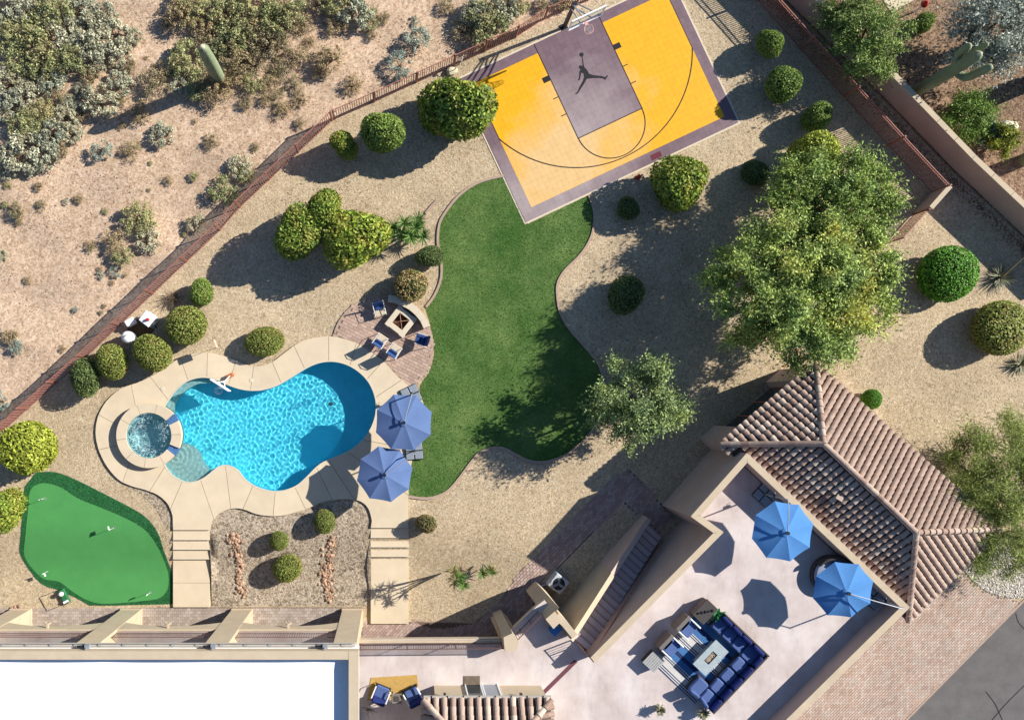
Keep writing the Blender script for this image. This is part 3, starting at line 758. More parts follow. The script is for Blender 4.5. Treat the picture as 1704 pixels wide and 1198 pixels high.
def foliage_ball(name, m, seed, n, leafsz, lumps=10, amp=.1, shell=.14, squash=1.0, tilt=.8, aspect=.6):
    g = np.random.default_rng(seed); D = sphere_dirs(n, g)
    # pear the underside in a little so that the ball stands on its stem
    rad = (1 - .05 + lump(D, np.random.default_rng(seed + 99), lumps, amp)) / ball_norm(seed, lumps, amp) * (1 - shell * g.random(n) ** 1.5)
    Pp = D * rad[:, None]; Pp[:, 2] *= squash
    Nn = D + tilt * g.normal(size=(n, 3)); sz = leafsz * g.uniform(.7, 1.3, n)
    V, F = orient_quads(Pp, Nn, sz, sz * aspect, g)
    return np_mesh(name, V, F, m)
M['core'] = mat('dark_core_fill', (.022, .030, .012), .4, 8, 1, spec=0)  # solid dark ball added inside the leaves, blocks light and darkens the gaps
M['bark'] = mat('brown_bark', (.10, .075, .055), .3, 6, .95, .6, 25)
M['bark_grey'] = mat('grey_bark', (.17, .15, .13), .3, 6, .95, .6, 25)
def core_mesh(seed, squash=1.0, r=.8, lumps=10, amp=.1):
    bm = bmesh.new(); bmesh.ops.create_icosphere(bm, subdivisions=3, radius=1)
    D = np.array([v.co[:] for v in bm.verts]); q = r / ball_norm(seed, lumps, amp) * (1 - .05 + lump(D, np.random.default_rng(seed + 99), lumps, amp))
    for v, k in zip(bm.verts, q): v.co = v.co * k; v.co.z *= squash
    me = bpy.data.meshes.new('dark_core'); bm.to_mesh(me); bm.free(); me.materials.append(M['core']); return me
stem_me = MB().tube([(0, 0, -1.3), (.02, .01, -.6), (0, 0, 0)], [.09, .07, .05], 8).tube([(0, 0, -.75), (.3, .2, -.2)], [.05, .03], 6).tube([(0, 0, -.7), (-.3, -.1, -.2)], [.05, .03], 6).mesh('stem', M['bark'])
LM = {
    'tight': leaf('clipped_leaf', A(148, 174, 84), .5, yellow=A(186, 192, 100), yscale=1.6, ypos=.6),
    'bright': leaf('bright_leaf', A(112, 172, 56), .45),
    'olive': leaf('olive_leaf', A(164, 174, 88), .5, yellow=A(186, 170, 100), yscale=2, ypos=.58),
    'citrus': leaf('citrus_leaf', A(150, 172, 72), .6, yellow=A(206, 200, 96), yscale=1.2, ypos=.55),
    'dark': leaf('dark_leaf', A(124, 142, 84), .55),
    'brown': leaf('dry_leaf', A(182, 160, 112), .5, yellow=A(140, 156, 84), yscale=2.5, ypos=.55),
    'yellow': leaf('yellow_green_leaf', A(180, 192, 78), .5),
}
BALL = {}
def ball_proto(kind):
    if kind not in BALL:
        spec = dict(tight=(6000, .108, 24, .10, .16, .8), bright=(7000, .085, 10, .03, .08, .7), olive=(7000, .092, 20, .06, .12, .8), citrus=(6500, .132, 34, .26, .30, .8),
                    dark=(5500, .105, 20, .10, .18, .9), brown=(4200, .11, 22, .12, .22, 1.0), yellow=(6500, .115, 26, .14, .2, .8))[kind]
        sd = 11 * (1 + list(LM).index(kind))
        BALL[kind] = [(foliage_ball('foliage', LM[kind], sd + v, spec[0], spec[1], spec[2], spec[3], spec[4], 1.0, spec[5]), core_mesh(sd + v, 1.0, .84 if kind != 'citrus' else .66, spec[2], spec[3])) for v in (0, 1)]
    return BALL[kind]
shrub_n = 0
def shrub(px, py, r, kind, label, zc=None, sq=.9, group=None, sx=1.0, rz=None, name='clipped_shrub', cat='shrub'):
    """round shrub whose crown shows at (px, py) with a radius of r pixels"""
    global shrub_n
    rad = r / S * {'citrus': 1.08, 'yellow': 1.0}.get(kind, .97)
    hz = rad * sq; zc = zc if zc is not None else hz * .92 + .05
    x, y, _ = P(px, py, zc); g0 = gz(x, y); zc += g0
    t = thing(name, label, cat, (x, y, g0), 0, group)
    fo, co = ball_proto(kind)[shrub_n % 2]; rz = rz if rz is not None else shrub_n * 1.3; shrub_n += 1
    for nm, me in (('foliage', fo), ('dark_core', co)):
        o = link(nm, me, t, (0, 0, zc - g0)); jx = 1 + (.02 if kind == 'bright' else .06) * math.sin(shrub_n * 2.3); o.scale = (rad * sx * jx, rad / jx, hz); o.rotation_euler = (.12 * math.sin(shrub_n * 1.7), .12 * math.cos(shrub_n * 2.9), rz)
    o = link('stem', stem_me, t, (0, 0, zc - g0)); k = (zc - g0) / 1.25; o.scale = (rad * .8, rad * .8, max(k, .2))
    return t
shrub(760, 184, 51, 'citrus', 'large lumpy citrus tree overhanging the yellow court corner', 1.75, 1.0, name='citrus_tree', cat='tree')
shrub(640, 220, 35, 'tight', 'round green shrub beside the lumpy citrus tree at the court', 1.6, 1.05)
shrub(573, 241, 20, 'citrus', 'small loose shrub nearest the bend of the iron fence', 1.1, 1.1)
shrub(499, 391, 38, 'citrus', 'citrus tree on the putting green side of the three tree clump', 2.0, .9, name='citrus_tree', cat='tree')
shrub(540, 350, 29, 'citrus', 'smallest citrus tree of the three tree clump', 2.0, 1.0, name='citrus_tree', cat='tree')
shrub(593, 391, 46, 'citrus', 'biggest citrus tree of the three tree clump beside the yucca', 2.0, .9, name='citrus_tree', cat='tree')
shrub(715, 426, 22, 'dark', 'dark olive shrub pressed against the lawn kerb below the yucca', None, .9, sx=.85)
shrub(684, 474, 30, 'brown', 'brownish green mounded shrub behind the curved seat wall', None, .8)
shrub(335, 487, 22, 'tight', 'small round shrub next to a bare twiggy bush', None, .8)
shrub(309, 541, 34, 'olive', 'round clipped shrub beside the white pool heater', 1.0, 1.0)
shrub(254, 589, 34, 'olive', 'egg shaped clipped shrub between filter tank and pool deck', 1.1, 1.0, sx=.93)
shrub(187, 603, 29, 'olive', 'clipped shrub between the white filter tank and the iron fence', 1.0, 1.05)
shrub(142, 628, 29, 'dark', 'loose dark shrub touching the iron fence', .9, 1.0)
shrub(439, 569, 27, 'olive', 'low oval shrub standing alone on gravel above the pool', None, .7, sx=1.22, rz=.1)
shrub(46, 742, 45, 'yellow', 'large yellow green round shrub between iron fence and putting green', 1.35, .85)
shrub(4, 846, 30, 'citrus', 'ragged bright green shrub beside the tip of the putting green', 1.0, 1.3)
shrub(541, 867, 20, 'olive', 'small clipped shrub below the pool deck in umbrella shade', None, .85)
shrub(464, 900, 17, 'olive', 'smallest clipped shrub on grey gravel between the two walks', None, .85)
shrub(475, 948, 25, 'olive', 'larger clipped shrub between the two rock rows', None, .8)
shrub(709, 872, 18, 'brown', 'dry brown shrub beside the stained concrete walk', None, .9)
shrub(1281, 74, 23, 'tight', 'clipped shrub nearest the court top in the row by the double railed fence', .85, 1.1)
shrub(1302, 139, 29, 'tight', 'middle and largest clipped shrub of the row by the double railed fence', 1.0, 1.0)
shrub(1359, 195, 24, 'tight', 'third clipped shrub of the row, next to the big mesquite', .8, 1.0)
shrub(1135, 305, 40, 'citrus', 'citrus tree on gravel below the court edge', 1.5, .95, name='citrus_tree', cat='tree')
shrub(1046, 347, 19, 'dark', 'small dark shrub in the shade of a citrus tree near the lawn kerb', None, .8)
shrub(1256, 286, 24, 'dark', 'low dark shrub shaded by the big mesquite crown', None, .6)
shrub(1040, 490, 31, 'dark', 'dark round shrub alone in dappled tree shade near the lawn', None, .85)
shrub(1576, 457, 48, 'bright', 'perfectly round bright green topiary ball beside the mesquite', .85, .62)
shrub(1663, 546, 48, 'olive', 'perfectly round olive green topiary ball near the agave', .9, .64)
shrub(1350, 262, 42, 'yellow', 'bright rounded shrub rising at the edge of the big mesquite crown', 1.5, 1.0)
shrub(1450, 664, 17, 'bright', 'small bright green shrub half under the tiled eave', .5, .9)
shrub(1538, 37, 16, 'tight', 'little round shrub in the neighbour yard by the grey olive', None, .9)

# ---- trees
def tree(px, py, rx, ry, h, label, m, seed, nclump, per, leafsz, trunk_h, clump_r, spec='mesquite_tree', bark='bark', droop=0.0, flat=.55, core=True, aspect=.45, group=None, off=(0, 0)):
    zc = h * .62
    x, y, _ = P(px, py, zc)
    t = thing(spec, label, 'tree', (x, y, gz(x, y)), 0, group)
    g = np.random.default_rng(seed); RX, RY, RZ = rx / S * .9, ry / S * .9, (h - trunk_h) / 2 * 1.0
    cz = trunk_h + RZ; cc = []
    while len(cc) < nclump:
        d = g.normal(size=3); d /= np.linalg.norm(d); q = g.uniform(.12, 1) ** .55
        if d[2] < -.35: continue
        p = np.array([d[0] * RX * q, d[1] * RY * q, cz + d[2] * RZ * q])
        if all(np.linalg.norm((p - c) * (1, 1, .8)) > clump_r * .62 for c in cc) or g.random() < .15: cc.append(p)
    Vs = []; Fs = []; b = 0
    for c in cc:
        k = int(per * g.uniform(.6, 1.3)); s_ = clump_r * g.uniform(.7, 1.2)
        d = g.normal(size=(k, 3)); d /= np.linalg.norm(d, axis=1, keepdims=True); rr = g.random(k) ** .45
        out = (c - np.array([0, 0, cz])); out = out / (np.linalg.norm(out) + 1e-6)
        Pp = c + d * (rr * s_)[:, None] * (1, 1, flat)
        # shoots that run out beyond the clump
        ns = max(3, k // 14); sd = out + .7 * g.normal(size=(ns, 3)); sd /= np.linalg.norm(sd, axis=1, keepdims=True)
        tt = np.sort(g.uniform(.6, 2.2, (ns, 1)) * np.linspace(.45, 1, 6)[None], 1); S_ = (c + (sd[:, None] * tt[..., None]) * s_ + g.normal(size=(ns, 6, 3)) * .05).reshape(-1, 3); S_[:, 2] -= droop * np.abs(g.normal(size=len(S_)))
        Pp = np.concatenate([Pp, S_])
        Nn = np.array([0, 0, .7]) + .3 * out + .8 * g.normal(size=(len(Pp), 3)); sz = leafsz * g.uniform(.6, 1.4, len(Pp))
        V, F = orient_quads(Pp, Nn, sz, sz * aspect, g); Vs.append(V); Fs.append(F + b); b += len(V)
    link('crown', np_mesh('crown', np.concatenate(Vs), np.concatenate(Fs), m), t)
    mb = MB(); r0 = .05 + h * .022
    mb.tube([(0, 0, -.1), (.05, .03, trunk_h * .5), (0, 0, trunk_h)], [r0 * 1.35, r0, r0 * .85], 10); mb.obj('trunk', M[bark], t, smooth=True)
    limbs = MB(); ends = cc[:]; g2 = random.Random(seed)
    main = []
    for k in range(7):
        a = 2 * PI * k / 7 + g2.uniform(-.3, .3); e = Vector((math.cos(a) * RX * .5, math.sin(a) * RY * .5, cz + g2.uniform(-.3, .35) * RZ)); main.append(e)
        limbs.tube([(0, 0, trunk_h * .85), (e.x * .45, e.y * .45, trunk_h + (e.z - trunk_h) * .35), tuple(e)], [r0 * .75, r0 * .5, r0 * .3], 7)
    for c in cc:
        c = Vector(c); e = min(main, key=lambda q: (q - c).length); mid = (e + c) / 2 + Vector((g2.uniform(-.2, .2), g2.uniform(-.2, .2), -.1))
        limbs.tube([tuple(e), tuple(mid), tuple(c)], [r0 * .28, r0 * .18, .012], 5)
    limbs.obj('limbs', M[bark], t, smooth=True)
    return t
mesq = leaf('mesquite_leaf', A(178, 200, 116), .7, yellow=A(232, 222, 104), yscale=.3, ypos=.59, trans=.3, patch=.9)
olive = leaf('grey_olive_leaf', A(164, 184, 122), .6, yellow=A(190, 198, 104), yscale=.8, ypos=.6, patch=1.1)
tree(1332, 484, 160, 128, 6.4, 'huge mesquite tree with yellow tinged crown overhanging the tiled roof', mesq, 5, 215, 320, .155, 1.9, .58, flat=.8)
tree(1378, 338, 108, 84, 5.2, 'darker tree crown between the mesquite and the double railed fence', leaf('dark_mesquite_leaf', A(166, 188, 98), .6, yellow=A(208, 208, 96), yscale=.8, ypos=.6, patch=1.0), 15, 105, 280, .15, 1.3, .58, 'acacia_tree')
tree(1062, 668, 86, 80, 4.4, 'grey green olive tree with open crown shading the lawn', olive, 8, 62, 200, .15, 1.3, .55, 'olive_tree', 'bark_grey')
pv = leaf('palo_verde_leaf', A(190, 200, 112), .5, yellow=A(166, 182, 92), yscale=.7, ypos=.5, trans=.35)
tree(1706, 830, 140, 140, 5.0, 'feathery palo verde tree spreading past the tiled roof corner', pv, 21, 110, 430, .19, 1.0, .75, 'palo_verde_tree', 'bark_grey', .1, .35, aspect=.17)
tree(1650, 50, 82, 72, 4.2, 'grey leaved olive tree in the neighbour yard by the saguaro', leaf('silver_leaf', A(190, 196, 180), .55, trans=.2), 31, 62, 230, .15, 1.0, .62, 'olive_tree', 'bark_grey')
tree(1452, 70, 62, 66, 3.2, 'bright green loose bush behind the boundary wall', leaf('creosote_leaf', A(156, 178, 92), .6, yellow=A(190, 196, 120), yscale=1, ypos=.6), 41, 46, 200, .13, .5, .5, 'green_bush')
tree(1408, 22, 40, 46, 2.8, 'dark green bush against the back of the boundary wall', leaf('creosote_dark_leaf', A(130, 150, 84), .5), 43, 26, 200, .13, .5, .5, 'green_bush')
tree(1612, 192, 46, 36, 1.7, 'soft green bush in the neighbour yard between two saguaros', leaf('soft_leaf', A(128, 158, 72), .5), 47, 34, 200, .12, .3, .42, 'green_bush')
tree(1668, 236, 24, 26, 1.3, 'yellow green bush beside a pale boulder in the neighbour yard', leaf('yel_leaf', A(160, 168, 60), .5), 48, 16, 200, .12, .3, .36, 'green_bush')
tree(1640, 222, 20, 18, .9, 'blue green rosette bush in front of the yellow green one', leaf('blue_leaf', A(120, 146, 124), .4), 49, 12, 160, .14, .2, .3, 'green_bush')

# ---- desert plants
def spiky(n, L, w, g, up=.5, curve=.25, seg=3, base_r=.05):
    """tuft of tapering blades rising from one point"""
    V = []; F = []
    for i in range(n):
        a = g.uniform(0, 2 * PI); el = math.asin(min(1, max(.02, g.normal(up, .28)))); l = L * g.uniform(.65, 1.15); ww = w * g.uniform(.7, 1.2)
        d = np.array([math.cos(a) * math.cos(el), math.sin(a) * math.cos(el), math.sin(el)]); sd = np.array([-math.sin(a), math.cos(a), 0]); p = d * base_r; b = len(V)
        for k in range(seg):
            t = k / seg; c = p + d * l * t - np.array([0, 0, curve * l * t * t]); V += [c - sd * ww * (1 - .6 * t) / 2, c + sd * ww * (1 - .6 * t) / 2]
        V.append(p + d * l - np.array([0, 0, curve * l])); e = b + 2 * seg
        for k in range(seg - 1): F.append((b + 2 * k, b + 2 * k + 1, b + 2 * k + 3, b + 2 * k + 2))
        F.append((e - 2, e - 1, e, e))
    return V, F
def spiky_mesh(name, m, heads, seed):
    g = np.random.default_rng(seed); mb = MB()
    for (x, y, z, n, L, w, up, cu) in heads:
        V, F = spiky(n, L, w, g, up, cu); mb.add([v + np.array([x, y, z]) for v in V], [f if f[2] != f[3] else f[:3] for f in F])
    return mb.mesh(name, m)
M['yucca'] = leaf('yucca_leaf', A(104, 140, 62), .45, trans=.15)
M['agave'] = leaf('agave_leaf', A(150, 148, 116), .4, trans=.1)
M['straw'] = leaf('straw', A(196, 172, 124), .3, trans=.2)
x, y, _ = P(680, 386, .9)
yu = thing('yucca', 'spiky yucca with several leaf heads beside the lawn kerb', 'yucca', (x, y, 0))
hd = [(-.25, .35, 1.3), (.35, .15, 1.2), (.1, -.3, 1.1), (-.4, -.15, 1.0), (.5, .6, .9), (-.75, .25, .8), (.75, -.25, .8)]
mb = MB()
for hx, hy, hz in hd: mb.tube([(hx * .2, hy * .2, 0), (hx * .7, hy * .7, hz * .5), (hx, hy, hz)], [.09, .07, .06], 7)
mb.obj('stem', M['bark'], yu)
for k, (hx, hy, hz) in enumerate(hd): link('leaf_head', spiky_mesh('leaf_head', M['yucca'], [(hx, hy, hz, 60, .55, .06, .35, .15)], 60 + k), yu)
for px, py, r, lb in ((1663, 462, .85, 'large grey agave on the shade line by the topiary balls'), (1697, 606, .7, 'smaller grey agave beyond the olive topiary ball')):
    a = thing('agave', lb, 'agave', P(px, py, 0)); link('leaves', spiky_mesh('leaves', M['agave'], [(0, 0, .05, 110, r, .06, .42, .12)], px), a)
    if px == 1663: MB().tube([(0, 0, .2), (.3, .4, .5), (.75, 1.0, .9)], [.03, .025, .015], 6).obj('flower_stalk', M['straw'], a)
for px, py, n, hgt, lb in ((758, 948, 7, 2.3, 'dry leggy succulent with straw coloured heads beside the concrete walk'), (804, 938, 3, .5, 'single dry succulent tuft on gravel near the shade edge')):
    a = thing('dry_succulent', lb, 'plant', P(px, py, 0)); g2 = random.Random(px + 3)
    for k in range(n):
        q = (g2.uniform(-.5, .5), g2.uniform(-.5, .5), hgt * g2.uniform(.6, 1.1)); MB().tube([(0, 0, 0), (q[0] * .5, q[1] * .5, q[2] * .6), q], [.035, .03, .025], 6).obj('stalk', M['bark_grey'], a)
        link('leaf_head', spiky_mesh('leaf_head', M['straw'] if k % 2 else M['yucca'], [(*q, 30, .42, .06, .4, .25)], px + k), a)

def rib_tube(mb, pts, rad, ribs=13, depth=.2):
    pts = [Vector(p) for p in pts]; m = len(pts); n = ribs * 2; ref = Vector((1, 0, 0)); rings = []
    for i, p in enumerate(pts):
        d = (pts[min(i + 1, m - 1)] - pts[max(i - 1, 0)]).normalized(); ref = (ref - d * ref.dot(d)).normalized(); b = d.cross(ref)
        rings += [p + (ref * math.cos(2 * PI * k / n) + b * math.sin(2 * PI * k / n)) * rad[i] * (1 + (depth if k % 2 else -depth)) for k in range(n)]
    mb.add(rings, [(i * n + k, i * n + (k + 1) % n, (i + 1) * n + (k + 1) % n, (i + 1) * n + k) for i in range(m - 1) for k in range(n)] + [tuple(range((m - 1) * n, m * n))])
M['saguaro'] = mat('saguaro_skin', A(158, 170, 132), .15, 2.5, .7, .3, 30, fine=.15)
M['spine'] = mat('pale_spines', A(222, 212, 176), .1, 6, .9)
def saguaro(px, py, h, r, arms, label, lean=(0, 0)):
    t = thing('saguaro', label, 'cactus', P(px, py, 0)); n = 14
    pts = [(lean[0] * (i / n) ** 1.5, lean[1] * (i / n) ** 1.5, h * i / n) for i in range(n)] ; rad = [r * (.72 + .34 * math.sin(PI * min(1, .15 + .8 * i / n))) for i in range(n)]
    tip = Vector(pts[-1])
    for k, q in enumerate((.9, .7, .42, .1)): pts.append(tuple(tip + Vector((0, 0, (k + 1) * r * .28)))); rad.append(rad[n - 1] * q)
    mb = MB(); rib_tube(mb, pts, rad); mb.obj('trunk', M['saguaro'], t, smooth=True)
    c = Vector(pts[-1]); MB().lathe([(0, .03), (r * .3, .0), (r * .5, -.12)], 14, tuple(c)).obj('crown_spines', M['spine'], t)
    for z, dx, dy, up, ar in arms:
        q = Vector((lean[0] * (z / h) ** 1.5, lean[1] * (z / h) ** 1.5, z)); d = Vector((dx, dy, 0))
        ap = [q, q + d * .5, q + d * .85 + Vector((0, 0, .1)), q + d + Vector((0, 0, .4))] + [q + d * (1 + .02 * k) + Vector((0, 0, .4 + (up - .4) * k / 6)) for k in range(1, 7)]
        rr = [ar * .7, ar * .85, ar, ar] + [ar * 1.02] * 4 + [ar * .95, ar * .75]; ap.append(ap[-1] + Vector((0, 0, ar * .5))); rr.append(ar * .2)
        mb = MB(); rib_tube(mb, ap, rr, 12); mb.obj('arm', M['saguaro'], t, smooth=True)
        MB().lathe([(0, .03), (ar * .3, 0), (ar * .5, -.08)], 10, tuple(ap[-1])).obj('crown_spines', M['spine'], t)
saguaro(368, 136, 4.6, .27, [], 'single column saguaro in the desert beyond the iron fence')
saguaro(1517, 158, 5.6, .25, [(3.9, -.15, .55, 1.0, .16), (3.4, .62, -.45, 1.7, .18), (3.6, .6, .6, 1.3, .13)], 'tall saguaro with three arms behind the boundary wall')
saguaro(1716, 137, 3.0, .4, [], 'thick short saguaro at the edge of the neighbour yard')
saguaro(1700, 268, 2.2, .3, [], 'small saguaro beside the yellow green neighbour bush')

def bush_mesh(seed, n, m, leafsz, clumps, hgt=.6, aspect=.55, twigs=0):
    g = np.random.default_rng(seed); C_ = []
    for _ in range(clumps):
        a = g.uniform(0, 6.28); r = math.sqrt(g.random()) * .82; C_.append((r * math.cos(a), r * math.sin(a), hgt * (.35 + .65 * (1 - r * r)) * g.uniform(.7, 1.05), g.uniform(.13, .28)))
    C_ = np.array(C_); i = g.integers(0, clumps, n); d = sphere_dirs(n, g, -.3)
    Pp = C_[i, :3] + d * (C_[i, 3] * g.random(n) ** .4)[:, None]
    Pp[:, 2] = np.maximum(Pp[:, 2], .02)
    Nn = d + np.array([0, 0, .4]) + .7 * g.normal(size=(n, 3)); sz = leafsz * g.uniform(.6, 1.4, n)
    return np_mesh('foliage', *orient_quads(Pp, Nn, sz, sz * aspect, g), m), C_
def twig_mesh(seed, n, L, m, r=.008):
    g = random.Random(seed); mb = MB()
    for _ in range(n):
        a = g.uniform(0, 6.28); e = g.uniform(.25, 1.3); l = L * g.uniform(.6, 1.1); d = Vector((math.cos(a) * math.cos(e), math.sin(a) * math.cos(e), math.sin(e))); p = Vector((g.uniform(-.1, .1), g.uniform(-.1, .1), 0))
        mid = p + d * l * .55 + Vector((g.uniform(-.08, .08), g.uniform(-.08, .08), .05)); mb.tube([p, mid, p + d * l], [r * 1.6, r, r * .5], 4, False)
    return mb.mesh('twigs', m)
M['dry_twig'] = mat('dry_twig', A(140, 118, 96), .2, 5, .9, spec=0)
DK = {
    'grey': (leaf('brittlebush_leaf', A(206, 204, 174), .55, yellow=A(192, 180, 138), yscale=.8, ypos=.6, trans=.2), .10, 2600, 30, .5, 'grey green brittlebush growing on sand beyond the iron fence'),
    'green': (leaf('creosote_bush_leaf', A(186, 188, 132), .55, yellow=A(206, 192, 138), yscale=1.0, ypos=.56, trans=.25), .085, 2500, 32, .58, 'olive green creosote bush growing in the desert beyond the iron fence'),
    'dry': (leaf('dry_bush_leaf', A(190, 170, 130), .45, yellow=A(166, 162, 112), yscale=1.2, ypos=.6, trans=.15), .075, 2000, 26, .55, 'dry straw coloured bush on desert sand beyond the iron fence'),
    'blue': (leaf('bursage_leaf', A(184, 194, 176), .45, trans=.15), .08, 2400, 20, .6, 'pale blue grey bursage tuft on open desert sand'),
}
DM = {}
for i, (k, v) in enumerate(DK.items()):
    DM[k] = [(bush_mesh(100 * i + s_, v[2], v[0], v[1], v[3], v[4])[0], twig_mesh(100 * i + s_, 40 if k == 'dry' else 26, 1.0, M['dry_twig'])) for s_ in (1, 2, 3)]
FENCE_L = [P2(a, b) for a, b in ((-42, 762), (144, 594), (367, 383), (553, 201), (693, 138), (858, 63), (1010, -12))]
def desert_bush(px, py, r, kind, h=1.0):
    rad = r / S * 1.18; x, y, _ = P(px, py, .3 * rad)
    near = min((Vector((x, y)) - Vector(a).lerp(Vector(b), k / 8)).length for a, b in zip(FENCE_L, FENCE_L[1:]) for k in range(9))
    word = {'grey': 'grey green brittlebush', 'green': 'olive green creosote bush', 'dry': 'straw coloured dry bush', 'blue': 'pale blue grey bursage'}[kind]
    size = 'tiny' if r < 9 else 'small' if r < 17 else 'medium' if r < 27 else 'large'
    where = 'inside the dense desert thicket' if px < 235 and py < 300 and r > 15 else 'close to the iron fence' if near < 2.6 else 'in the scrub round the single column saguaro' if 255 < px < 500 and py < 190 else 'out on open desert sand'
    t = thing('desert_bush', '%s %s %s' % (size, word, where), 'bush', (x, y, -.02), rnd.uniform(0, 6.28), '%s %s %s' % (size, word + ('es' if word.endswith('sh') else 's'), where))
    fo, tw = DM[kind][rnd.randrange(3)]
    for nm, me in (('foliage', fo), ('twigs', tw)):
        o = link(nm, me, t); o.scale = (rad, rad * rnd.uniform(.85, 1.1), rad * h)
BUSH = [  # the dense corner, then the single bushes one by one
    (10, 15, 34, 'grey'), (52, 22, 34, 'grey'), (95, 18, 36, 'green'), (135, 20, 30, 'grey'), (172, 28, 26, 'grey'), (20, 60, 30, 'green'), (60, 62, 34, 'green'), (105, 58, 34, 'grey'), (150, 62, 34, 'grey'), (190, 62, 30, 'grey'), (30, 100, 30, 'green'),
    (75, 102, 32, 'green'), (118, 100, 30, 'green'), (160, 95, 26, 'grey'), (200, 92, 20, 'grey'), (85, 135, 24, 'grey'), (14, 140, 28, 'grey'), (12, 178, 26, 'grey'), (45, 160, 26, 'grey'), (70, 186, 24, 'green'), (45, 205, 32, 'green'), (80, 225, 28, 'grey'), (30, 250, 36, 'grey'), (75, 258, 26, 'grey'), (108, 200, 22, 'grey'), (120, 222, 18, 'grey'), (12, 282, 18, 'grey'),
    (302, 28, 28, 'dry'), (335, 18, 30, 'green'), (378, 22, 38, 'green'), (420, 20, 38, 'green'), (455, 35, 34, 'green'), (400, 60, 36, 'green'), (440, 75, 30, 'dry'), (395, 100, 30, 'dry'), (310, 100, 32, 'green'), (290, 112, 18, 'green'), (362, 152, 26, 'dry'), (328, 150, 22, 'green'), (420, 140, 18, 'green'), (448, 140, 16, 'dry'), (425, 105, 24, 'dry'), (480, 20, 30, 'green'), (470, 65, 26, 'dry'),
    (198, 138, 22, 'grey'), (255, 140, 26, 'dry'), (168, 170, 28, 'grey'), (230, 186, 22, 'dry'), (170, 250, 19, 'blue'), (218, 250, 18, 'dry'), (268, 225, 20, 'grey'), (110, 172, 16, 'grey'), (352, 235, 14, 'dry'), (322, 293, 9, 'green'), (280, 300, 9, 'dry'), (65, 310, 10, 'dry'),
    (28, 350, 16, 'dry'), (68, 342, 11, 'dry'), (230, 362, 30, 'green'), (190, 402, 20, 'dry'), (245, 398, 22, 'grey'), (205, 428, 18, 'green'), (192, 452, 11, 'blue'), (150, 410, 11, 'dry'), (369, 320, 26, 'green'), (325, 370, 17, 'grey'), (398, 278, 20, 'grey'), (408, 292, 16, 'green'), (18, 560, 16, 'dry'), (27, 580, 16, 'blue'), (2, 668, 16, 'blue'), (3, 425, 10, 'grey'),
    (590, 12, 34, 'grey'), (560, 8, 28, 'green'), (530, 5, 22, 'dry'), (692, 70, 26, 'blue'), (665, 110, 21, 'blue'), (548, 100, 26, 'dry'), (587, 141, 19, 'dry'), (530, 120, 14, 'dry'), (690, 35, 9, 'blue'), (500, 165, 16, 'dry'), (470, 182, 16, 'dry'), (440, 165, 13, 'dry'), (815, 40, 38, 'green'), (835, 18, 30, 'grey'), (790, 25, 26, 'grey'), (860, 10, 22, 'green'), (745, 12, 16, 'dry'), (905, 8, 14, 'dry'), (940, 2, 16, 'green'),
    (278, 40, 14, 'dry'), (350, 50, 30, 'dry'), (372, 78, 28, 'green'), (420, 45, 30, 'dry'), (340, 75, 22, 'dry'), (455, 8, 26, 'dry'), (300, 8, 22, 'green'), (505, 40, 18, 'dry'), (495, 95, 20, 'dry'), (515, 70, 12, 'dry'), (470, 115, 20, 'dry'), (460, 160, 14, 'dry'), (490, 140, 16, 'dry'), (340, 120, 24, 'dry'), (388, 128, 22, 'dry'), (300, 145, 18, 'grey'), (270, 120, 18, 'dry'), (410, 170, 14, 'dry'), (215, 110, 14, 'dry'), (225, 60, 14, 'grey'), (150, 130, 20, 'dry'), (140, 150, 16, 'grey'), (60, 130, 18, 'dry'), (96, 160, 18, 'dry'), (100, 250, 18, 'dry'), (55, 280, 16, 'grey'), (135, 190, 14, 'dry'), (200, 165, 12, 'dry'), (640, 30, 12, 'dry'), (560, 40, 22, 'dry'), (610, 30, 20, 'green'), (770, 50, 20, 'dry'), (500, 205, 10, 'dry'), (425, 245, 9, 'dry'), (130, 330, 8, 'dry'), (620, 60, 9, 'dry'),
]
for q in BUSH: desert_bush(*q, h=rnd.uniform(.8, 1.15) * (1.15 if q[2] > 25 else 1))
for k in range(70):                     # small dry tufts between them
    px, py = rnd.uniform(0, 560), rnd.uniform(0, 620)
    if not inside(*P2(px + 16, py + 16), yard): desert_bush(px, py, rnd.uniform(4, 8), rnd.choice(['dry', 'dry', 'blue', 'green']), .8)
bt = thing('bare_bush', 'bare twiggy bush on gravel beside a small round shrub', 'bush', P(290, 496, 0)); link('twigs', twig_mesh(77, 90, .75, M['dry_twig'], .009), bt)
for px, py, lb in ((1586, 760, 'leafless twiggy bush on gravel next to the tiled eave'), (1616, 790, 'second leafless bush merging with the palo verde')):
    bt = thing('bare_bush', lb, 'bush', P(px, py, 0)); link('twigs', twig_mesh(px, 120, 1.3, M['dry_twig'], .011), bt)
tag(link('desert_stones', stones('desert_stones', scatter(5200, lambda X, Y: ~inside_np(X, Y, yard) & (X < 14), 5, lambda x, y: rough_desert(x, y) + .005), .012, .05, M['deskpeb'], 6)), 'loose small stones scattered over the desert sand', 'stones', kind='stuff')
street_pl = poly([(1480, 940), (1700, 940), (1790, 915), (1850, 1300), (1200, 1300), (1200, 1100)])
lp = [lawn, grow(outer_loop, .1), grow(pg_o, .1)]
tag(link('loose_gravel', stones('loose_gravel', scatter(60000, lambda X, Y: inside_np(X, Y, yard) & ~inside_np(X, Y, lp[0]) & ~inside_np(X, Y, lp[1]) & ~inside_np(X, Y, lp[2]) & ~inside_np(X, Y, street_pl), 8, lambda x, y: gz(x, y) + .006), .012, .034, M['pebble'], 9, .5)), 'loose tan pebbles lying on the gravel yard', 'gravel', kind='stuff')

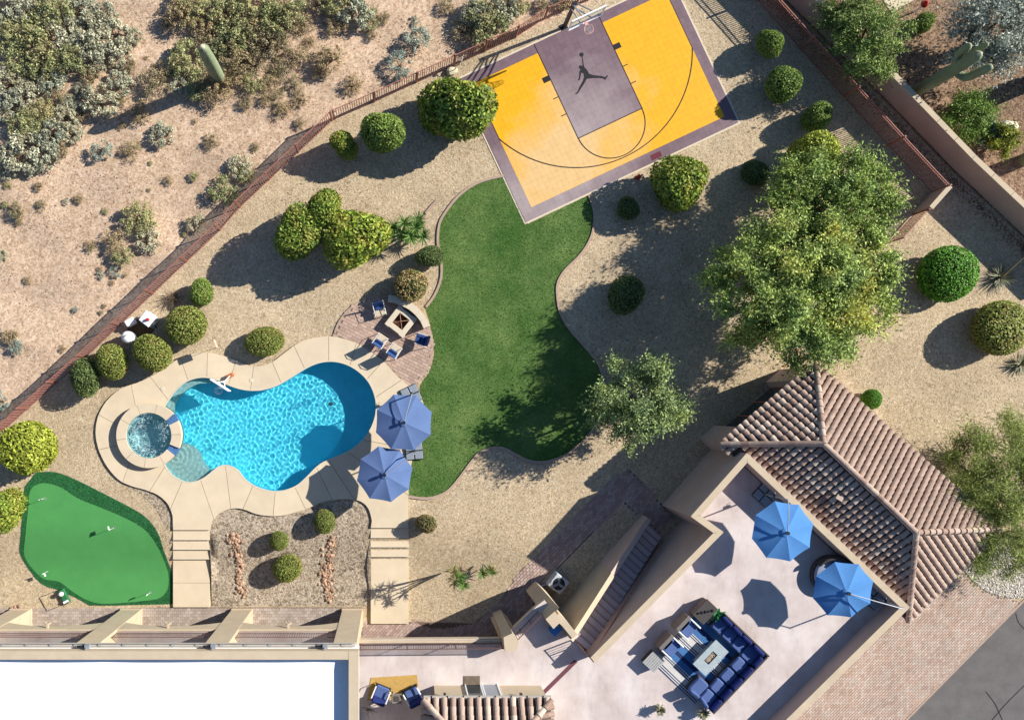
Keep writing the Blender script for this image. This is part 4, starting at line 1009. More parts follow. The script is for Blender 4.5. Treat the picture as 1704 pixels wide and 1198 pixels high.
g = np.random.default_rng(17); lt_p = []
for (a, b), (c, d) in zip(WL, WL[1:]):
    for _ in range(420):
        u = g.random(); q = P2(a + (c - a) * u - abs(g.normal(0, 11)) - 2, b + (d - b) * u + abs(g.normal(0, 8)) + 2); lt_p.append((*q, .02))
lt_p = np.array(lt_p); V_, F_ = orient_quads(lt_p, np.array([0, 0, 1.0]) + .5 * g.normal(size=(len(lt_p), 3)), g.uniform(.05, .16, len(lt_p)), .05, g)
tag(link('leaf_litter', np_mesh('leaf_litter', V_, F_, leaf('litter_leaf', A(120, 90, 70), .5, trans=.1))), 'dry leaf litter collected along the foot of the boundary wall', 'leaf litter', kind='stuff')
V_ = []; n = 14000; X = g.uniform(-22, 12, n); Y = g.uniform(2, 22.5, n); ok = ~inside_np(X, Y, yard); wgt = np.sin(X * .55 + 1.7 * np.sin(Y * .4)) + np.sin(Y * .8 - X * .3) + .5 * g.normal(size=n); ok &= wgt > .55
pt = np.stack([X[ok], Y[ok], np.array([rough_desert(x, y) + .012 for x, y in zip(X[ok], Y[ok])])], 1); V_, F_ = orient_quads(pt, np.array([0, 0, 1.0]) + .7 * g.normal(size=pt.shape), g.uniform(.05, .2, len(pt)), .025, g)
tag(link('desert_litter', np_mesh('desert_litter', V_, F_, leaf('dead_grass', A(170, 140, 104), .55, trans=.1))), 'dead grass and twigs strewn in patches over the desert sand', 'dead grass', kind='stuff')

pt = []
for px, py, rr, n in ((1290, 470, 4.6, 2600), (1050, 668, 2.6, 900), (760, 195, 1.8, 350), (545, 385, 2.6, 600), (1125, 318, 1.7, 350), (1680, 830, 4.0, 1300)):
    q = P2(px, py); a_ = g.uniform(0, 6.28, n); r_ = rr * np.sqrt(g.random(n)) * 1.15; pt += [(q[0] + r * math.cos(a), q[1] + r * math.sin(a), .03) for a, r in zip(a_, r_)]
pt = np.array(pt); pt = pt[~inside_np(pt[:, 0], pt[:, 1], lawn)]; V_, F_ = orient_quads(pt, np.array([0, 0, 1.0]) + .4 * g.normal(size=pt.shape), g.uniform(.04, .11, len(pt)), .035, g)
tag(link('fallen_leaves', np_mesh('fallen_leaves', V_, F_, leaf('fallen_leaf', A(150, 116, 76), .5, trans=.1))), 'fallen dry leaves on the gravel under the trees', 'fallen leaves', kind='stuff')

# ---- rows of river rock
M['rock'] = mat('river_rock', A(196, 158, 128), .2, 9, .85, .4, 40, rand=.4)
def rock_mesh(seed):
    bm = bmesh.new(); bmesh.ops.create_icosphere(bm, subdivisions=2, radius=1); g = np.random.default_rng(seed)
    D = np.array([v.co[:] for v in bm.verts]); q = .8 + lump(D, g, 8, .35)
    for v, k in zip(bm.verts, q): v.co = Vector((v.co.x * k, v.co.y * k * .8, v.co.z * k * .6))
    me = bpy.data.meshes.new('rock'); bm.to_mesh(me); bm.free(); me.materials.append(M['rock']); return me
RK = [rock_mesh(i) for i in range(5)]
def rock_row(px, w, n, label):
    t = thing('rock_row', label, 'rocks', G(*px[0])); g = random.Random(int(px[0][0]))
    for k in range(n):
        u = g.random() * (len(px) - 1); i = int(u); f = u - i; w_ = w[i] * (1 - f) + w[i + 1] * f
        qx, qy = px[i][0] * (1 - f) + px[i + 1][0] * f + g.gauss(0, w_ * .42), px[i][1] * (1 - f) + px[i + 1][1] * f + g.uniform(-4, 4)
        p = Vector(G(qx, qy)); o = link('rock', g.choice(RK), t, p - t.location + Vector((0, 0, .03))); s_ = g.uniform(.045, .13); o.scale = (s_, s_, s_); o.rotation_euler = (g.uniform(-.3, .3), g.uniform(-.3, .3), g.uniform(0, 6.28))
rock_row([(388, 888), (391, 903), (399, 935), (397, 960), (403, 990)], [9, 11, 7, 10, 8], 150, 'short winding row of river rocks near the walk by the putting green')
rock_row([(553, 892), (549, 915), (546, 945), (544, 975), (549, 998)], [11, 13, 12, 12, 6], 190, 'longer row of river rocks near the walk by the dry shrub')
rock_row([(12, 1020), (22, 1014), (30, 1010)], [5, 6, 4], 26, 'small pile of white and tan rocks at the house corner pier')
mwr = mat('white_rock', A(226, 214, 196), .1, 6, .9, island=.3)
g = np.random.default_rng(5); WP = poly(smooth([(1602, 946), (1618, 925), (1650, 905), (1704, 915), (1740, 950), (1704, 992), (1660, 990), (1630, 975)], 3)); a = np.array(WP)
pts = np.stack([g.uniform(a[:, 0].min(), a[:, 0].max(), 5200), g.uniform(a[:, 1].min(), a[:, 1].max(), 5200), np.full(5200, .01)], 1); pts = pts[inside_np(pts[:, 0], pts[:, 1], WP)]
tag(link('white_rock_bed', stones('white_rock_bed', pts, .03, .085, mwr, 4, .7)), 'bed of white landscape rock under the palo verde by the driveway', 'rocks', kind='stuff')
for px, py, s_, lb in ((1676, 212, .5, 'pale boulder beside the yellow green neighbour bush'), (197, 796, .08, 'single white stone by the pool deck edge'), (752, 118, .3, 'pale flat stone by the iron fence near the court')):
    o = link('boulder', RK[2].copy(), None, P(px, py, s_ * .3)); o.data.materials[0] = M['spine'] if px != 1676 else mwr; o.scale = (s_, s_, s_); tag(o, lb, 'boulder')

# ================================================================== PAVING
def brick_mat(name, c, c2, island=.18):
    t = NT(name); r = t.new('NewGeometry').outputs['Random Per Island']
    col = t.ramp(r, [(0, mul(c, 1 - island)), (.35, c), (.7, c2), (1, mul(c2, 1 + island))])
    col = t.mix(1.0, col, t.ramp(t.new('ObjectInfo').outputs['Random'], [(0, t.val(.85)), (1, t.val(1.15))]), 'MULTIPLY')
    col = t.mix(1.0, col, t.ramp(t.noise(.7, 4), [(.3, t.val(.9)), (.7, t.val(1.08))]), 'MULTIPLY')
    t.bump(t.noise(60, 3), .3); return t.base(col, .9, .15)
M['paver_drive'] = brick_mat('driveway_paver', A(210, 180, 158), A(204, 184, 166))
M['paver_path'] = brick_mat('path_paver', A(200, 180, 162), A(210, 192, 176), .12)
M['paver_red'] = brick_mat('red_path_paver', A(196, 166, 152), A(206, 180, 166), .14)
M['paver_fire'] = brick_mat('patio_paver', A(212, 180, 154), A(204, 174, 156), .12)
M['sandbed'] = mat('jointing_sand', A(128, 104, 86), .15, 8)
def paving(name, pl, ang, bw, bh, m, zf, gap=.008, limit=0, root=None):
    """running-bond bricks inside an outline; the first `limit` are objects of their own"""
    f = zf if callable(zf) else (lambda x, y: zf)
    root = root or thing(name, 'x', 'x', (sum(p[0] for p in pl) / len(pl), sum(p[1] for p in pl) / len(pl), 0))
    if 'category' in root and root['label'] == 'x': del root['category'], root['label']; root['kind'] = 'structure'
    link('sand_bed', sheet('sand_bed', pl, M['sandbed'], lambda x, y: f(x, y) - .012, (), .5, off=root.location), root)
    c, s_ = math.cos(ang), math.sin(ang); q = [(x * c + y * s_, -x * s_ + y * c) for x, y in pl]; a = np.array(q)
    mb = MB(); k = 0; one = MB().rbox((0, 0, -.03), (bw - gap, bh - gap, .06), 0, .006).mesh('brick', m) if limit else None
    y = a[:, 1].min() + bh / 2; row = 0
    while y < a[:, 1].max():
        x = a[:, 0].min() + (bw / 2 if row % 2 else 0)
        while x < a[:, 0].max():
            if inside(x, y, q):
                X, Y = x * c - y * s_, x * s_ + y * c; z = f(X, Y) + rnd.uniform(-.002, .003)
                if k < limit:
                    o = link('brick', one, root, Vector((X, Y, z)) - root.location); o.rotation_euler = (0, 0, ang + rnd.uniform(-.01, .01)); k += 1
                else:
                    w, h = (bw - gap) / 2, (bh - gap) / 2; e = .004
                    r0 = [(X + u * c - v * s_, Y + u * s_ + v * c, z) for u, v in ((-w + e, -h + e), (w - e, -h + e), (w - e, h - e), (-w + e, h - e))]
                    r1 = [(X + u * c - v * s_, Y + u * s_ + v * c, z - .014) for u, v in ((-w, -h), (w, -h), (w, h), (-w, h))]
                    mb.add(r0 + r1, [(0, 1, 2, 3), (4, 5, 1, 0), (5, 6, 2, 1), (6, 7, 3, 2), (7, 4, 0, 3)])
            x += bw
        y += bh; row += 1
    if mb.v: tag(mb.obj('bricks', m, root, w=True), kind='stuff')
    return root
drive = poly([(1400, 960), (1480, 930), (1555, 938), (1585, 946), (1608, 962), (1632, 982), (1665, 994), (1694, 1000), (1697, 1003), (1506, 1196), (1470, 1232), (1200, 1232), (1200, 1100)])
paving('driveway', drive, R(45), .23, .115, M['paver_drive'], .02)
struct('street', sheet('street', poly([(1700, 1004), (1790, 915), (1850, 1300), (1408, 1300), (1510, 1196)]), M['asphalt'], .012, (), 1.5))
mb = MB(); ribbon(mb, poly([(1796, 908), (1699, 1003), (1508, 1197), (1430, 1276)]), .11, -.05, .03); tag(mb.obj('street_edge', M['kerb']), kind='structure')
mb = MB()                                  # sealed cracks in the asphalt
for cr in ([(1690, 1020), (1694, 1034), (1704, 1046)], [(1640, 1150), (1655, 1170), (1668, 1198)], [(1704, 1140), (1672, 1172), (1650, 1198)]):
    ribbon(mb, poly(smooth(cr, 4, False)), .05, .0, .0165)
tag(mb.obj('crack_sealer', M['black']), kind='structure')
strip1 = poly([(-70, 1012), (143, 1012.5), (287, 1010), (603, 1010), (603, 1075), (-70, 1075)], -.55)
paving('front_path', strip1, 0, .22, .16, M['paver_path'], lambda x, y: gz(x, y) + .02)
strip2 = poly([(603, 1039), (682, 1038.5), (790, 1040), (832, 1002), (870, 945), (1003, 812), (1020, 793), (1048, 781), (1122, 860), (1097, 888), (1064, 860), (1036, 836), (925, 950), (900, 985), (862, 1060), (862, 1085), (603, 1085)])
paving('side_path', strip2, R(46), .24, .14, M['paver_red'], lambda x, y: gz(x, y) + .02)

# ================================================================== HOUSE
M['tile'] = NT('roof_tile'); t = M['tile']
col = t.ramp(t.new('ObjectInfo').outputs['Random'], [(0, A(172, 142, 124)), (.3, A(198, 170, 150)), (.75, A(206, 180, 160)), (1, A(226, 206, 184))])
r = t.ramp(t.new('NewGeometry').outputs['Random Per Island'], [(0, t.val(.84)), (1, t.val(1.12))])
col = t.mix(1.0, t.mix(1.0, col, r, 'MULTIPLY'), t.ramp(t.noise(9, 4), [(.3, t.val(.86)), (.7, t.val(1.08))]), 'MULTIPLY')
t.bump(t.noise(50, 3), .2); M['tile'] = t.base(col, .85, .2)
M['underlay'] = mat('roof_underlay', (.07, .05, .045), .2, 5)
M['glass'] = NT('window_glass').base((.02, .035, .04), .05, .6)
M['flash'] = mat('pale_flashing', A(206, 198, 186), .08, 3)
def tile_mesh(L=.43, w=.30, n=6, lift=.075):
    mb = MB(); vs = []
    for y, rr, dz in ((0, .118, .0), (-L, .137, lift)):       # upper end, lower end (lifted over the next tile)
        for i in range(n + 1):
            a = PI * i / n; vs.append((rr * math.cos(a) * w / .28, y, rr * math.sin(a) * .95 + dz))
    fs = [(i, i + 1, n + 2 + i, n + 1 + i) for i in range(n)] + [tuple(range(n + 1, 2 * n + 2))]
    return mb.add(vs, fs)
TILE = tile_mesh(); TILE_ME = TILE.mesh('tile', M['tile']); TILE2 = tile_mesh(lift=.034)
def tile_face(root, pl, up_dir, budget, pitch=.335, expo=.36, keep=None, joined='tiles'):
    """lays barrel tiles on a planar polygon; returns how many stayed single objects"""
    pl = [Vector(p) for p in pl]; nrm = (pl[1] - pl[0]).cross(pl[2] - pl[0]).normalized()
    if nrm.z < 0: nrm = -nrm
    up = (Vector((0, 0, 1)) - nrm * nrm.z).normalized(); ax = up.cross(nrm).normalized()
    o0 = pl[0]; q = [((p - o0).dot(ax), (p - o0).dot(up)) for p in pl]; a = np.array(q)
    mb = MB(); made = 0; rot = Matrix((ax, up, nrm)).transposed()
    # closing boards under the tiles
    MB().add([p + nrm * .0 for p in pl], [tuple(range(len(pl)))]).obj('underlay', M['underlay'], root, w=True)
    nx = int((a[:, 0].max() - a[:, 0].min()) / pitch) + 1
    for i in range(nx):
        x = a[:, 0].min() + (i + .5) * pitch; y = a[:, 1].min() + expo * .98
        while y < a[:, 1].max() + .2:
            if inside(x, y - expo * .55, q):
                p = o0 + ax * (x + rnd.uniform(-.006, .006)) + up * (y + rnd.uniform(-.012, .012)) + nrm * .02
                if keep is None or keep(p - up * .2):
                    if made < budget:
                        o = link('tile', TILE_ME, root); o.matrix_local = Matrix.Translation(p - root.location - (root.parent.location if root.parent else Vector())) @ rot.to_4x4() @ Matrix.Rotation(rnd.uniform(-.02, .02), 4, 'Z'); made += 1
                    else: mb.add([p + rot @ Vector(v) for v in TILE2.v], TILE2.f)
            y += expo
    if mb.v: tag(mb.obj(joined, M['tile'], root, w=True), kind='stuff')
    return made
def ridge(root, a, b, step=.38, rr=.15):
    a, b = Vector(a), Vector(b); d = b - a; L = d.length; u = d / L; n = max(1, int(L / step)); me = None
    side = u.cross(Vector((0, 0, 1))).normalized(); up = side.cross(u)
    mb = MB(); vs = []
    for y, k, dz in ((0, .135, .05), (L / n * 1.12, .155, .085)):
        for i in range(9):
            t_ = PI * i / 8; vs.append((k * math.cos(t_), y, k * math.sin(t_) + dz))
    mb.add(vs, [(i, i + 1, 10 + i, 9 + i) for i in range(8)] + [tuple(range(9, 18)), tuple(reversed(range(9)))]); me = mb.mesh('ridge_tile', M['tile'])
    rot = Matrix((side, u, up)).transposed()
    for i in range(n):
        o = link('ridge_tile', me, root); p = a + u * (i * L / n)
        o.matrix_local = Matrix.Translation(p - root.location - (root.parent.location if root.parent else Vector())) @ rot.to_4x4()

ZD, ZP = 3.5, 4.6
cas = thing('casita', 'stucco garage wing with hipped tile roof and a walled roof terrace', 'house', P(1300, 960, 0))
pp = thing('terrace_block', 'x', 'x'); bpy.data.objects.remove(pp)
block = poly([(983, 1094), (1188, 886.5), (1150, 859), (1243, 754), (1514, 1010), (1285, 1235), (1060, 1235)], ZP)
bl_in = grow(block, -.02)
MB().prism(bl_in, -.2, ZD - .004).obj('wall', M['stucco_pink'], cas, w=True)
link('terrace_floor', sheet('terrace_floor', grow(block, -.03), M['deckfloor'], ZD, (), 1.5, off=cas.location), cas)
par = thing('parapet', 'x', 'x'); del par['label'], par['category']; par.parent = cas; par.location = (0, 0, 0)
PARA = [(983, 1094), (1188, 886.5), (1150, 859), (1243, 754), (1514, 1010), (1285, 1235)]
pw = poly(PARA, ZP); th = .3
def wall_run(root, pts, th, z0, z1, mname, capm, sg=1):
    """mitred wall along the outer line pts, thickness to the inside"""
    n = len(pts); ins = []
    for i in range(n):
        if i in (0, n - 1):
            a, b = (pts[0], pts[1]) if i == 0 else (pts[-2], pts[-1]); d = Vector((b[0] - a[0], b[1] - a[1])).normalized(); nn = Vector((d.y, -d.x)) * sg; ins.append((pts[i][0] + nn.x * th, pts[i][1] + nn.y * th))
        else:
            d0 = Vector((pts[i][0] - pts[i - 1][0], pts[i][1] - pts[i - 1][1])).normalized(); d1 = Vector((pts[i + 1][0] - pts[i][0], pts[i + 1][1] - pts[i][1])).normalized()
            n0 = Vector((d0.y, -d0.x)) * sg; n1 = Vector((d1.y, -d1.x)) * sg; m_ = (n0 + n1); m_ = m_ / (1 + n0.dot(n1)); ins.append((pts[i][0] + m_.x * th, pts[i][1] + m_.y * th))
    for i in range(n - 1):
        q = [pts[i], pts[i + 1], ins[i + 1], ins[i]]
        MB().prism(q, z0, z1 - .07).obj('wall', M[mname], root, w=True)
        cq = grow(q if area(q) > 0 else q[::-1], .012)
        MB().prism(cq, z1 - .07, z1).obj('cap', M[capm], root, w=True)
wall_run(par, pw, th, ZD - .02, ZP, 'stucco_pink', 'stucco', 1)

# hipped tile roof beside the terrace
ZE, ZR = 3.6, 5.2
rW, rN, rE, rS = Vector(P(1199, 739, ZE)), Vector(P(1356, 606, ZE)), Vector(P(1662, 880, ZE)), Vector(P(1509, 1033, ZE))
r1, r2 = Vector(P(1368, 738, ZR)), Vector(P(1522, 885, ZR))
roof = thing('roof', 'x', 'x'); del roof['label'], roof['category']; roof.parent = cas
a_, b_ = Vector((*pw[3], 0)), Vector((*pw[4], 0)); pd = (b_ - a_).normalized(); pn = Vector((-pd.y, pd.x, 0))
def outside_parapet(p): return (p - a_).dot(pn) > .12 or (p - a_).dot(pd) < -.1
def clip_line(pl):                       # cut the south-west slope along the terrace parapet
    out = []
    for i in range(len(pl)):
        p, q = pl[i - 1], pl[i]; dp, dq = (p - a_).dot(pn) - .05, (q - a_).dot(pn) - .05
        if dp * dq < 0: out.append(p + (q - p) * (dp / (dp - dq)))
        if dq >= 0: out.append(q)
    return out
n_ = tile_face(roof, [rS, rW, r1, r2], None, 210, keep=outside_parapet)
n_ += tile_face(roof, [rW, rN, r1], None, 90)
tile_face(roof, [rN, rE, r2, r1], None, 0); tile_face(roof, [rE, rS, r2], None, 0)
for a, b in ((r1, r2), (rW, r1), (rN, r1), (rE, r2), (rS, r2)): ridge(roof, a + Vector((0, 0, .05)), b + Vector((0, 0, .05)))
for a, b in ((rW, rN), (rN, rE), (rE, rS)):
    d = (b - a).normalized(); sd = Vector((d.y, -d.x, 0)); c = (a + b) / 2
    MB().box(c + Vector((0, 0, -.08)), ((b - a).length, .05, .2), math.atan2(d.y, d.x)).obj('fascia', M['stucco_pink'], roof, w=True)
for k in (.42,):                        # vent tiles on the terrace side
    p = r1 + (r2 - r1) * k + (rW - r1).normalized() * .3 - pn * 1.2 * .0; q = r1.lerp(r2, k) - pn * 1.15; q.z = ZR - 1.15 * .5 + .18
    MB().box(q, (.34, .28, .04), .2 + math.atan2(pd.y, pd.x), 0, 0).obj('vent', M['tile'], roof, w=True)
c_ = (rW + rN + rE + rS) / 4
room = [v.lerp(c_, .075) for v in (rW, rN, rE, rS)]
MB().prism([(v.x, v.y) for v in room], -.2, ZE - .06).obj('wall', M['stucco_pink'], cas, w=True)
dN = (room[1] - room[0]); L_ = dN.length; dN.normalize(); oN = Vector((-dN.y, dN.x, 0)); ang_ = math.atan2(dN.y, dN.x)
for u in (.09, .91):
    c = room[0] + dN * L_ * u + oN * .22; MB().box((c.x, c.y, (ZE - .1) / 2 - .1), (1.05, .44, ZE - .1), ang_).obj('pilaster', M['stucco_pink'], cas, w=True)
c = room[0] + dN * L_ * .5 + oN * .03; w_ = MB().box((c.x, c.y, 1.45), (L_ * .62, .06, 2.5), ang_).obj('window', M['glass'], cas, w=True)
for u in (-.31, -.1, .1, .31):
    q = c + dN * L_ * u; MB().box((q.x, q.y, 1.45), (.08, .12, 2.5), ang_).obj('frame', M['iron'], w_, w=False).location = (0, 0, 0)
for ch in w_.children: ch.data.transform(Matrix.Translation(-Vector(cas.location)))
c = a_.lerp(b_, .5) + pn * .1; MB().box((c.x, c.y, 4.02), ((b_ - a_).length * .96, .16, .10), math.atan2(pd.y, pd.x)).obj('flashing', M['flash'], cas, w=True)

# ---- stairs up to the terrace
st = thing('outdoor_stairs', 'outdoor stucco stairs climbing from the brick path to the roof terrace', 'stairs', P(1085, 880, 0))
Rb, Rt = Vector(P(1101, 892, 0)), Vector(P(981, 1084, ZD)); d = Vector((Rt.x - Rb.x, Rt.y - Rb.y, 0)); Ls = d.length; d.normalize(); lf = Vector((-d.y, d.x, 0))
if lf.x > 0: lf = -lf
ns = 20; Wd = 1.25
M['nosing'] = mat('step_edge_shade', A(196, 172, 164), .1, 4)  # darker than the treads, to paint the shading line at each step edge
M['step'] = mat('step_coating', A(242, 226, 220), .07, 2, .8, fine=.06, rand=.10)
for i in range(ns):
    c = Rb + d * ((i + .5) * Ls / ns) + lf * (Wd / 2 + .02); z = (i + 1) * ZD / ns - .003
    MB().box((c.x, c.y, z / 2 - .05), (Ls / ns, Wd, z + .1), math.atan2(d.y, d.x)).obj('step', M['step'], st, w=True)
    MB().box((c.x - d.x * (Ls / ns / 2 - .03), c.y - d.y * (Ls / ns / 2 - .03), z - .015), (.1, Wd - .02, .05), math.atan2(d.y, d.x)).obj('nosing', M['nosing'], st, w=True)
def slope_wall(o, L0, L1, z0, z1, th, nm, m, base=-.1):
    a, b = o + d * L0, o + d * L1; q = [a, b, b + lf * th, a + lf * th]; mb = MB()
    vs = [(p.x, p.y, base) for p in q] + [(q[0].x, q[0].y, z0), (q[1].x, q[1].y, z1), (q[2].x, q[2].y, z1), (q[3].x, q[3].y, z0)]
    mb.add(vs, [(0, 1, 2, 3), (7, 6, 5, 4), (0, 4, 5, 1), (1, 5, 6, 2), (2, 6, 7, 3), (3, 7, 4, 0)]); mb.obj(nm, m, st, w=True)
o_ = Rb + lf * (Wd + .045)
slope_wall(o_, -.15, Ls * .48, .95, .95 + ZD * .48, .26, 'balustrade', M['stucco_pink']); slope_wall(o_, Ls * .48 + .004, Ls + .1, .95 + ZD * .48 + .03, ZP - .05, .24, 'balustrade', M['stucco'])
for k, (u0, u1) in enumerate(((.05, .5), (.52, 1.0))):
    a, b = Rb + d * Ls * u0 + lf * .1, Rb + d * Ls * u1 + lf * .1; MB().tube([(a.x, a.y, ZD * u0 + .9), (b.x, b.y, ZD * u1 + .9)], .03, 8).obj('handrail', M['iron'], st, w=True)

# ---- main house with loggia
mh = thing('main_house', 'two storey stucco house with white flat roof and arched loggia', 'house', P(300, 1080, -.55))
for x0, x1 in ((-163, -130), (20, 53), (203, 236), (387, 420), (570, 603)):
    q = poly([(x0, 1012.5), (x1, 1012.5), (x1, 1041), (x0, 1041)], -.55)
    MB().prism(q, -.7, 6.0).obj('pier', M['stucco'], mh, w=True)
    MB().prism(grow(q if area(q) > 0 else q[::-1], .05), -.7, -.3).obj('pier_base', M['stucco'], mh, w=True)
def xb(px): return P(px, 0, 0)[0]
def yb(py): return P(0, py, 0)[1]
def xp(px): return P(px, 0, -.55)[0]
bays = ((-130, 20), (53, 203), (236, 387), (420, 570))
for x0, x1 in bays:
    X0, X1 = xp(x0) + .003, xp(x1) - .003; yf, ybk = yb(1017.3), yb(1020.3); n = 14; vs = []
    for i in range(n + 1):
        u = i / n; X = X0 + (X1 - X0) * u; zb = 2.25 + .75 * (1 - (2 * u - 1) ** 2)
        vs += [(X, yf, zb), (X, ybk, zb), (X, yf, 3.56), (X, ybk, 3.56)]
    fs = []
    for i in range(n):
        a, b = 4 * i, 4 * i + 4; fs += [(a, b, b + 2, a + 2), (a + 1, a + 3, b + 3, b + 1), (a + 2, b + 2, b + 3, a + 3), (a, a + 1, b + 1, b)]
    MB().add(vs, fs).obj('arched_beam', M['stucco'], mh, w=True)
    cx = (X0 + X1) / 2; ld = MB(); ld.box((cx, yf + .12, 3.35), (.1, .24, .1)); lamp = ld.obj('spotlight', M['stucco'], mh, w=True)
    for sx in (-1, 1): MB().tube([(cx + sx * .05, yf + .17, 3.36), (cx + sx * .13, yf + .26, 3.28)], [.025, .04], 10).obj('lamp_head', M['stucco'], lamp).data.transform(Matrix.Translation(-Vector(mh.location)))
    # loggia railing, every picket on its own
    yr = yb(1021.8); rl = thing('railing', 'x', 'x'); del rl['label'], rl['category']; rl.parent = mh; rl.location = Vector((cx, yr, 3.5)) - mh.location
    Lr = X1 - X0
    for z in (.14, 1.0): MB().box((0, 0, z), (Lr, .022, .022)).obj('rail', M['iron_pale'], rl)
    pk = MB().box((0, 0, .57), (.018, .018, .82)).mesh('picket', M['iron_pale']); npk = int(Lr / .115)
    for i in range(npk): link('picket', pk, rl, (-Lr / 2 + (i + .5) * Lr / npk, 0, 0))
link('loggia_floor', sheet('loggia_floor', [(xb(-160), yb(1020.3)), (xb(600), yb(1020.3)), (xb(600), yb(1140)), (xb(-160), yb(1140))], M['deckfloor'], ZD, (), 0, off=mh.location), mh)
MB().box(((xb(-160) + xb(602)) / 2, (yb(1020.6)+yb(1140))/2, 3.32), (xb(602) - xb(-160), yb(1020.6) - yb(1140), .3)).obj('loggia_slab', M['stucco'], mh, w=True)
MB().box(((xb(-160) + xb(602)) / 2, yb(1210), 2.7), (xb(602) - xb(-160), abs(yb(1140) - yb(1280)), 6.55)).obj('wall', M['stucco'], mh, w=True)
# roof with parapet, gutter and floodlights
X0, X1, Yf, Yb2 = xb(-175), xb(606), yb(1019.5), yb(1400)
MB().box(((X0 + X1) / 2, (Yf + Yb2) / 2, 6.15), (X1 - X0 - .01, Yf - Yb2 - .01, .3)).obj('roof', M['white_roof'], mh, w=True)
rf = [o for o in mh.children if o.name.startswith('roof')][0]
Yp0, Yp1 = yb(1022.4), yb(1034.4); Xp0 = xb(592)
def sub(mb, nm, m, parent=rf):
    o = mb.obj(nm, m, parent); o.data.transform(Matrix.Translation(-Vector(mh.location))); return o
sub(MB().box(((X0 + Xp0) / 2, (Yp0 + Yp1) / 2, 6.50), (Xp0 - X0 - .004, Yp0 - Yp1, .5)), 'parapet', M['stucco'])
sub(MB().box(((Xp0 + X1) / 2, (Yp0 + Yb2) / 2, 6.505), (X1 - Xp0, Yp0 - Yb2, .51)), 'parapet', M['stucco'])
sub(MB().box(((X0 + xb(600)) / 2, Yf + .07, 6.24), (xb(600) - X0, .16, .03)).box(((X0 + xb(600)) / 2, Yf + .145, 6.3), (xb(600) - X0, .012, .14)).box(((X0 + xb(600)) / 2, Yf + .0, 6.31), (xb(600) - X0, .012, .14)), 'gutter', M['flash'])
for k in range(22):
    px = -150 + k * 35; sub(MB().box((xb(px), Yf + .07, 6.372), (.05, .16, .012)), 'gutter_strap', M['grey_metal'])
for px in (218, 398, 558, 32):
    X = xb(px); f = sub(MB().box((X, Yf + .06, 6.48), (.22, .16, .2)).box((X - .02, Yf - .06, 6.62), (.06, .2, .06)), 'floodlight', M['grey_metal'])
    sub(MB().box((X - .3, Yf + .05, 6.5), (.34, .1, .05)), 'sensor_arm', M['black'])
for k in range(5):                        # low crickets that shed water along the parapet
    a = X0 + 1.2 + k * 4.9; MB().add([(a, Yp1 - .004, 6.304), (a + 4.4, Yp1 - .004, 6.304), (a + 2.2, Yp1 - 1.1, 6.304), (a + 2.2, Yp1 - .004, 6.40)], [(0, 2, 3), (2, 1, 3)]).obj('cricket', M['white_roof'], rf).data.transform(Matrix.Translation(-Vector(mh.location)))

# ---- balcony that joins house and terrace
bal = thing('balcony', 'coated balcony joining the white roofed house to the roof terrace', 'balcony', P(740, 1100, 0))
BO = [(597, 1064), (836, 1062), (893, 1008), (906, 998), (952, 1055), (983, 1094.5), (1060, 1235), (597, 1235)]
bo = poly(BO, ZD)
MB().prism(grow(bo if area(bo) > 0 else bo[::-1], -.01), 3.1, ZD - .006).obj('slab', M['stucco'], bal, w=True)
link('balcony_floor', sheet('balcony_floor', bo, M['deckfloor'], ZD - .003, (), 1.5, off=bal.location), bal)
MB().box((*P2(700, 1200, 1.5), 1.4), (8.5, .3, 4)).obj('wall', M['stucco'], bal, w=True)
def rail_run(a, b, h=1.0, sp=.115):
    a, b = Vector(P(*a, ZD)), Vector(P(*b, ZD)); dd = b - a; L = dd.length; an = math.atan2(dd.y, dd.x); c = (a + b) / 2
    rl = thing('railing', 'x', 'x'); del rl['label'], rl['category']; rl.parent = bal; rl.location = c - bal.location; rl.rotation_euler = (0, 0, an)
    for z in (.12, h): MB().box((0, 0, z), (L, .035, .035)).obj('rail', M['iron_pale'], rl)
    pk = MB().box((0, 0, h / 2 + .06), (.018, .018, h - .14)).mesh('picket', M['iron_pale']); n = int(L / sp)
    for i in range(n): link('picket', pk, rl, (-L / 2 + (i + .5) * L / n, 0, 0))
    for u in (-.5, -.17, .17, .5): MB().box((u * (L - .06), 0, h / 2), (.045, .045, h + .04)).obj('post', M['iron_pale'], rl)
rail_run((600, 1071), (834, 1069)); rail_run((850, 1062), (895, 1016))
MB().box((*P2(717, 1066.5, ZD), ZD + .05), (7.55, .12, .1), R(.25)).obj('kerb', M['stucco'], bal, w=True)
MB().prism(poly([(838, 1060), (853, 1053), (864, 1068), (858, 1083), (840, 1083)], ZP), -.3, ZP).obj('corner_pier', M['stucco'], bal, w=True)
def wedge(a, b, za, zb, w0, w1, nm, base=-.4):
    """buttress whose top slopes from pixel a at height za up to pixel b at height zb"""
    a, b = Vector(P(*a, za)), Vector(P(*b, zb)); dd = Vector((b.x - a.x, b.y - a.y, 0)).normalized(); sd = Vector((-dd.y, dd.x, 0))
    q = [a - sd * w0, b - sd * w1, b + sd * w1, a + sd * w0]
    vs = [(p.x, p.y, base) for p in q] + [(p.x, p.y, p.z) for p in q]
    MB().add(vs, [(3, 2, 1, 0), (4, 5, 6, 7), (0, 1, 5, 4), (1, 2, 6, 5), (2, 3, 7, 6), (3, 0, 4, 7)]).obj(nm, M['stucco'], bal, w=True)
wedge((822, 1030), (840, 1062), .5, 3.3, .16, .16, 'buttress')
wedge((836, 1028), (856, 1060), .5, 3.4, .2, .2, 'buttress')
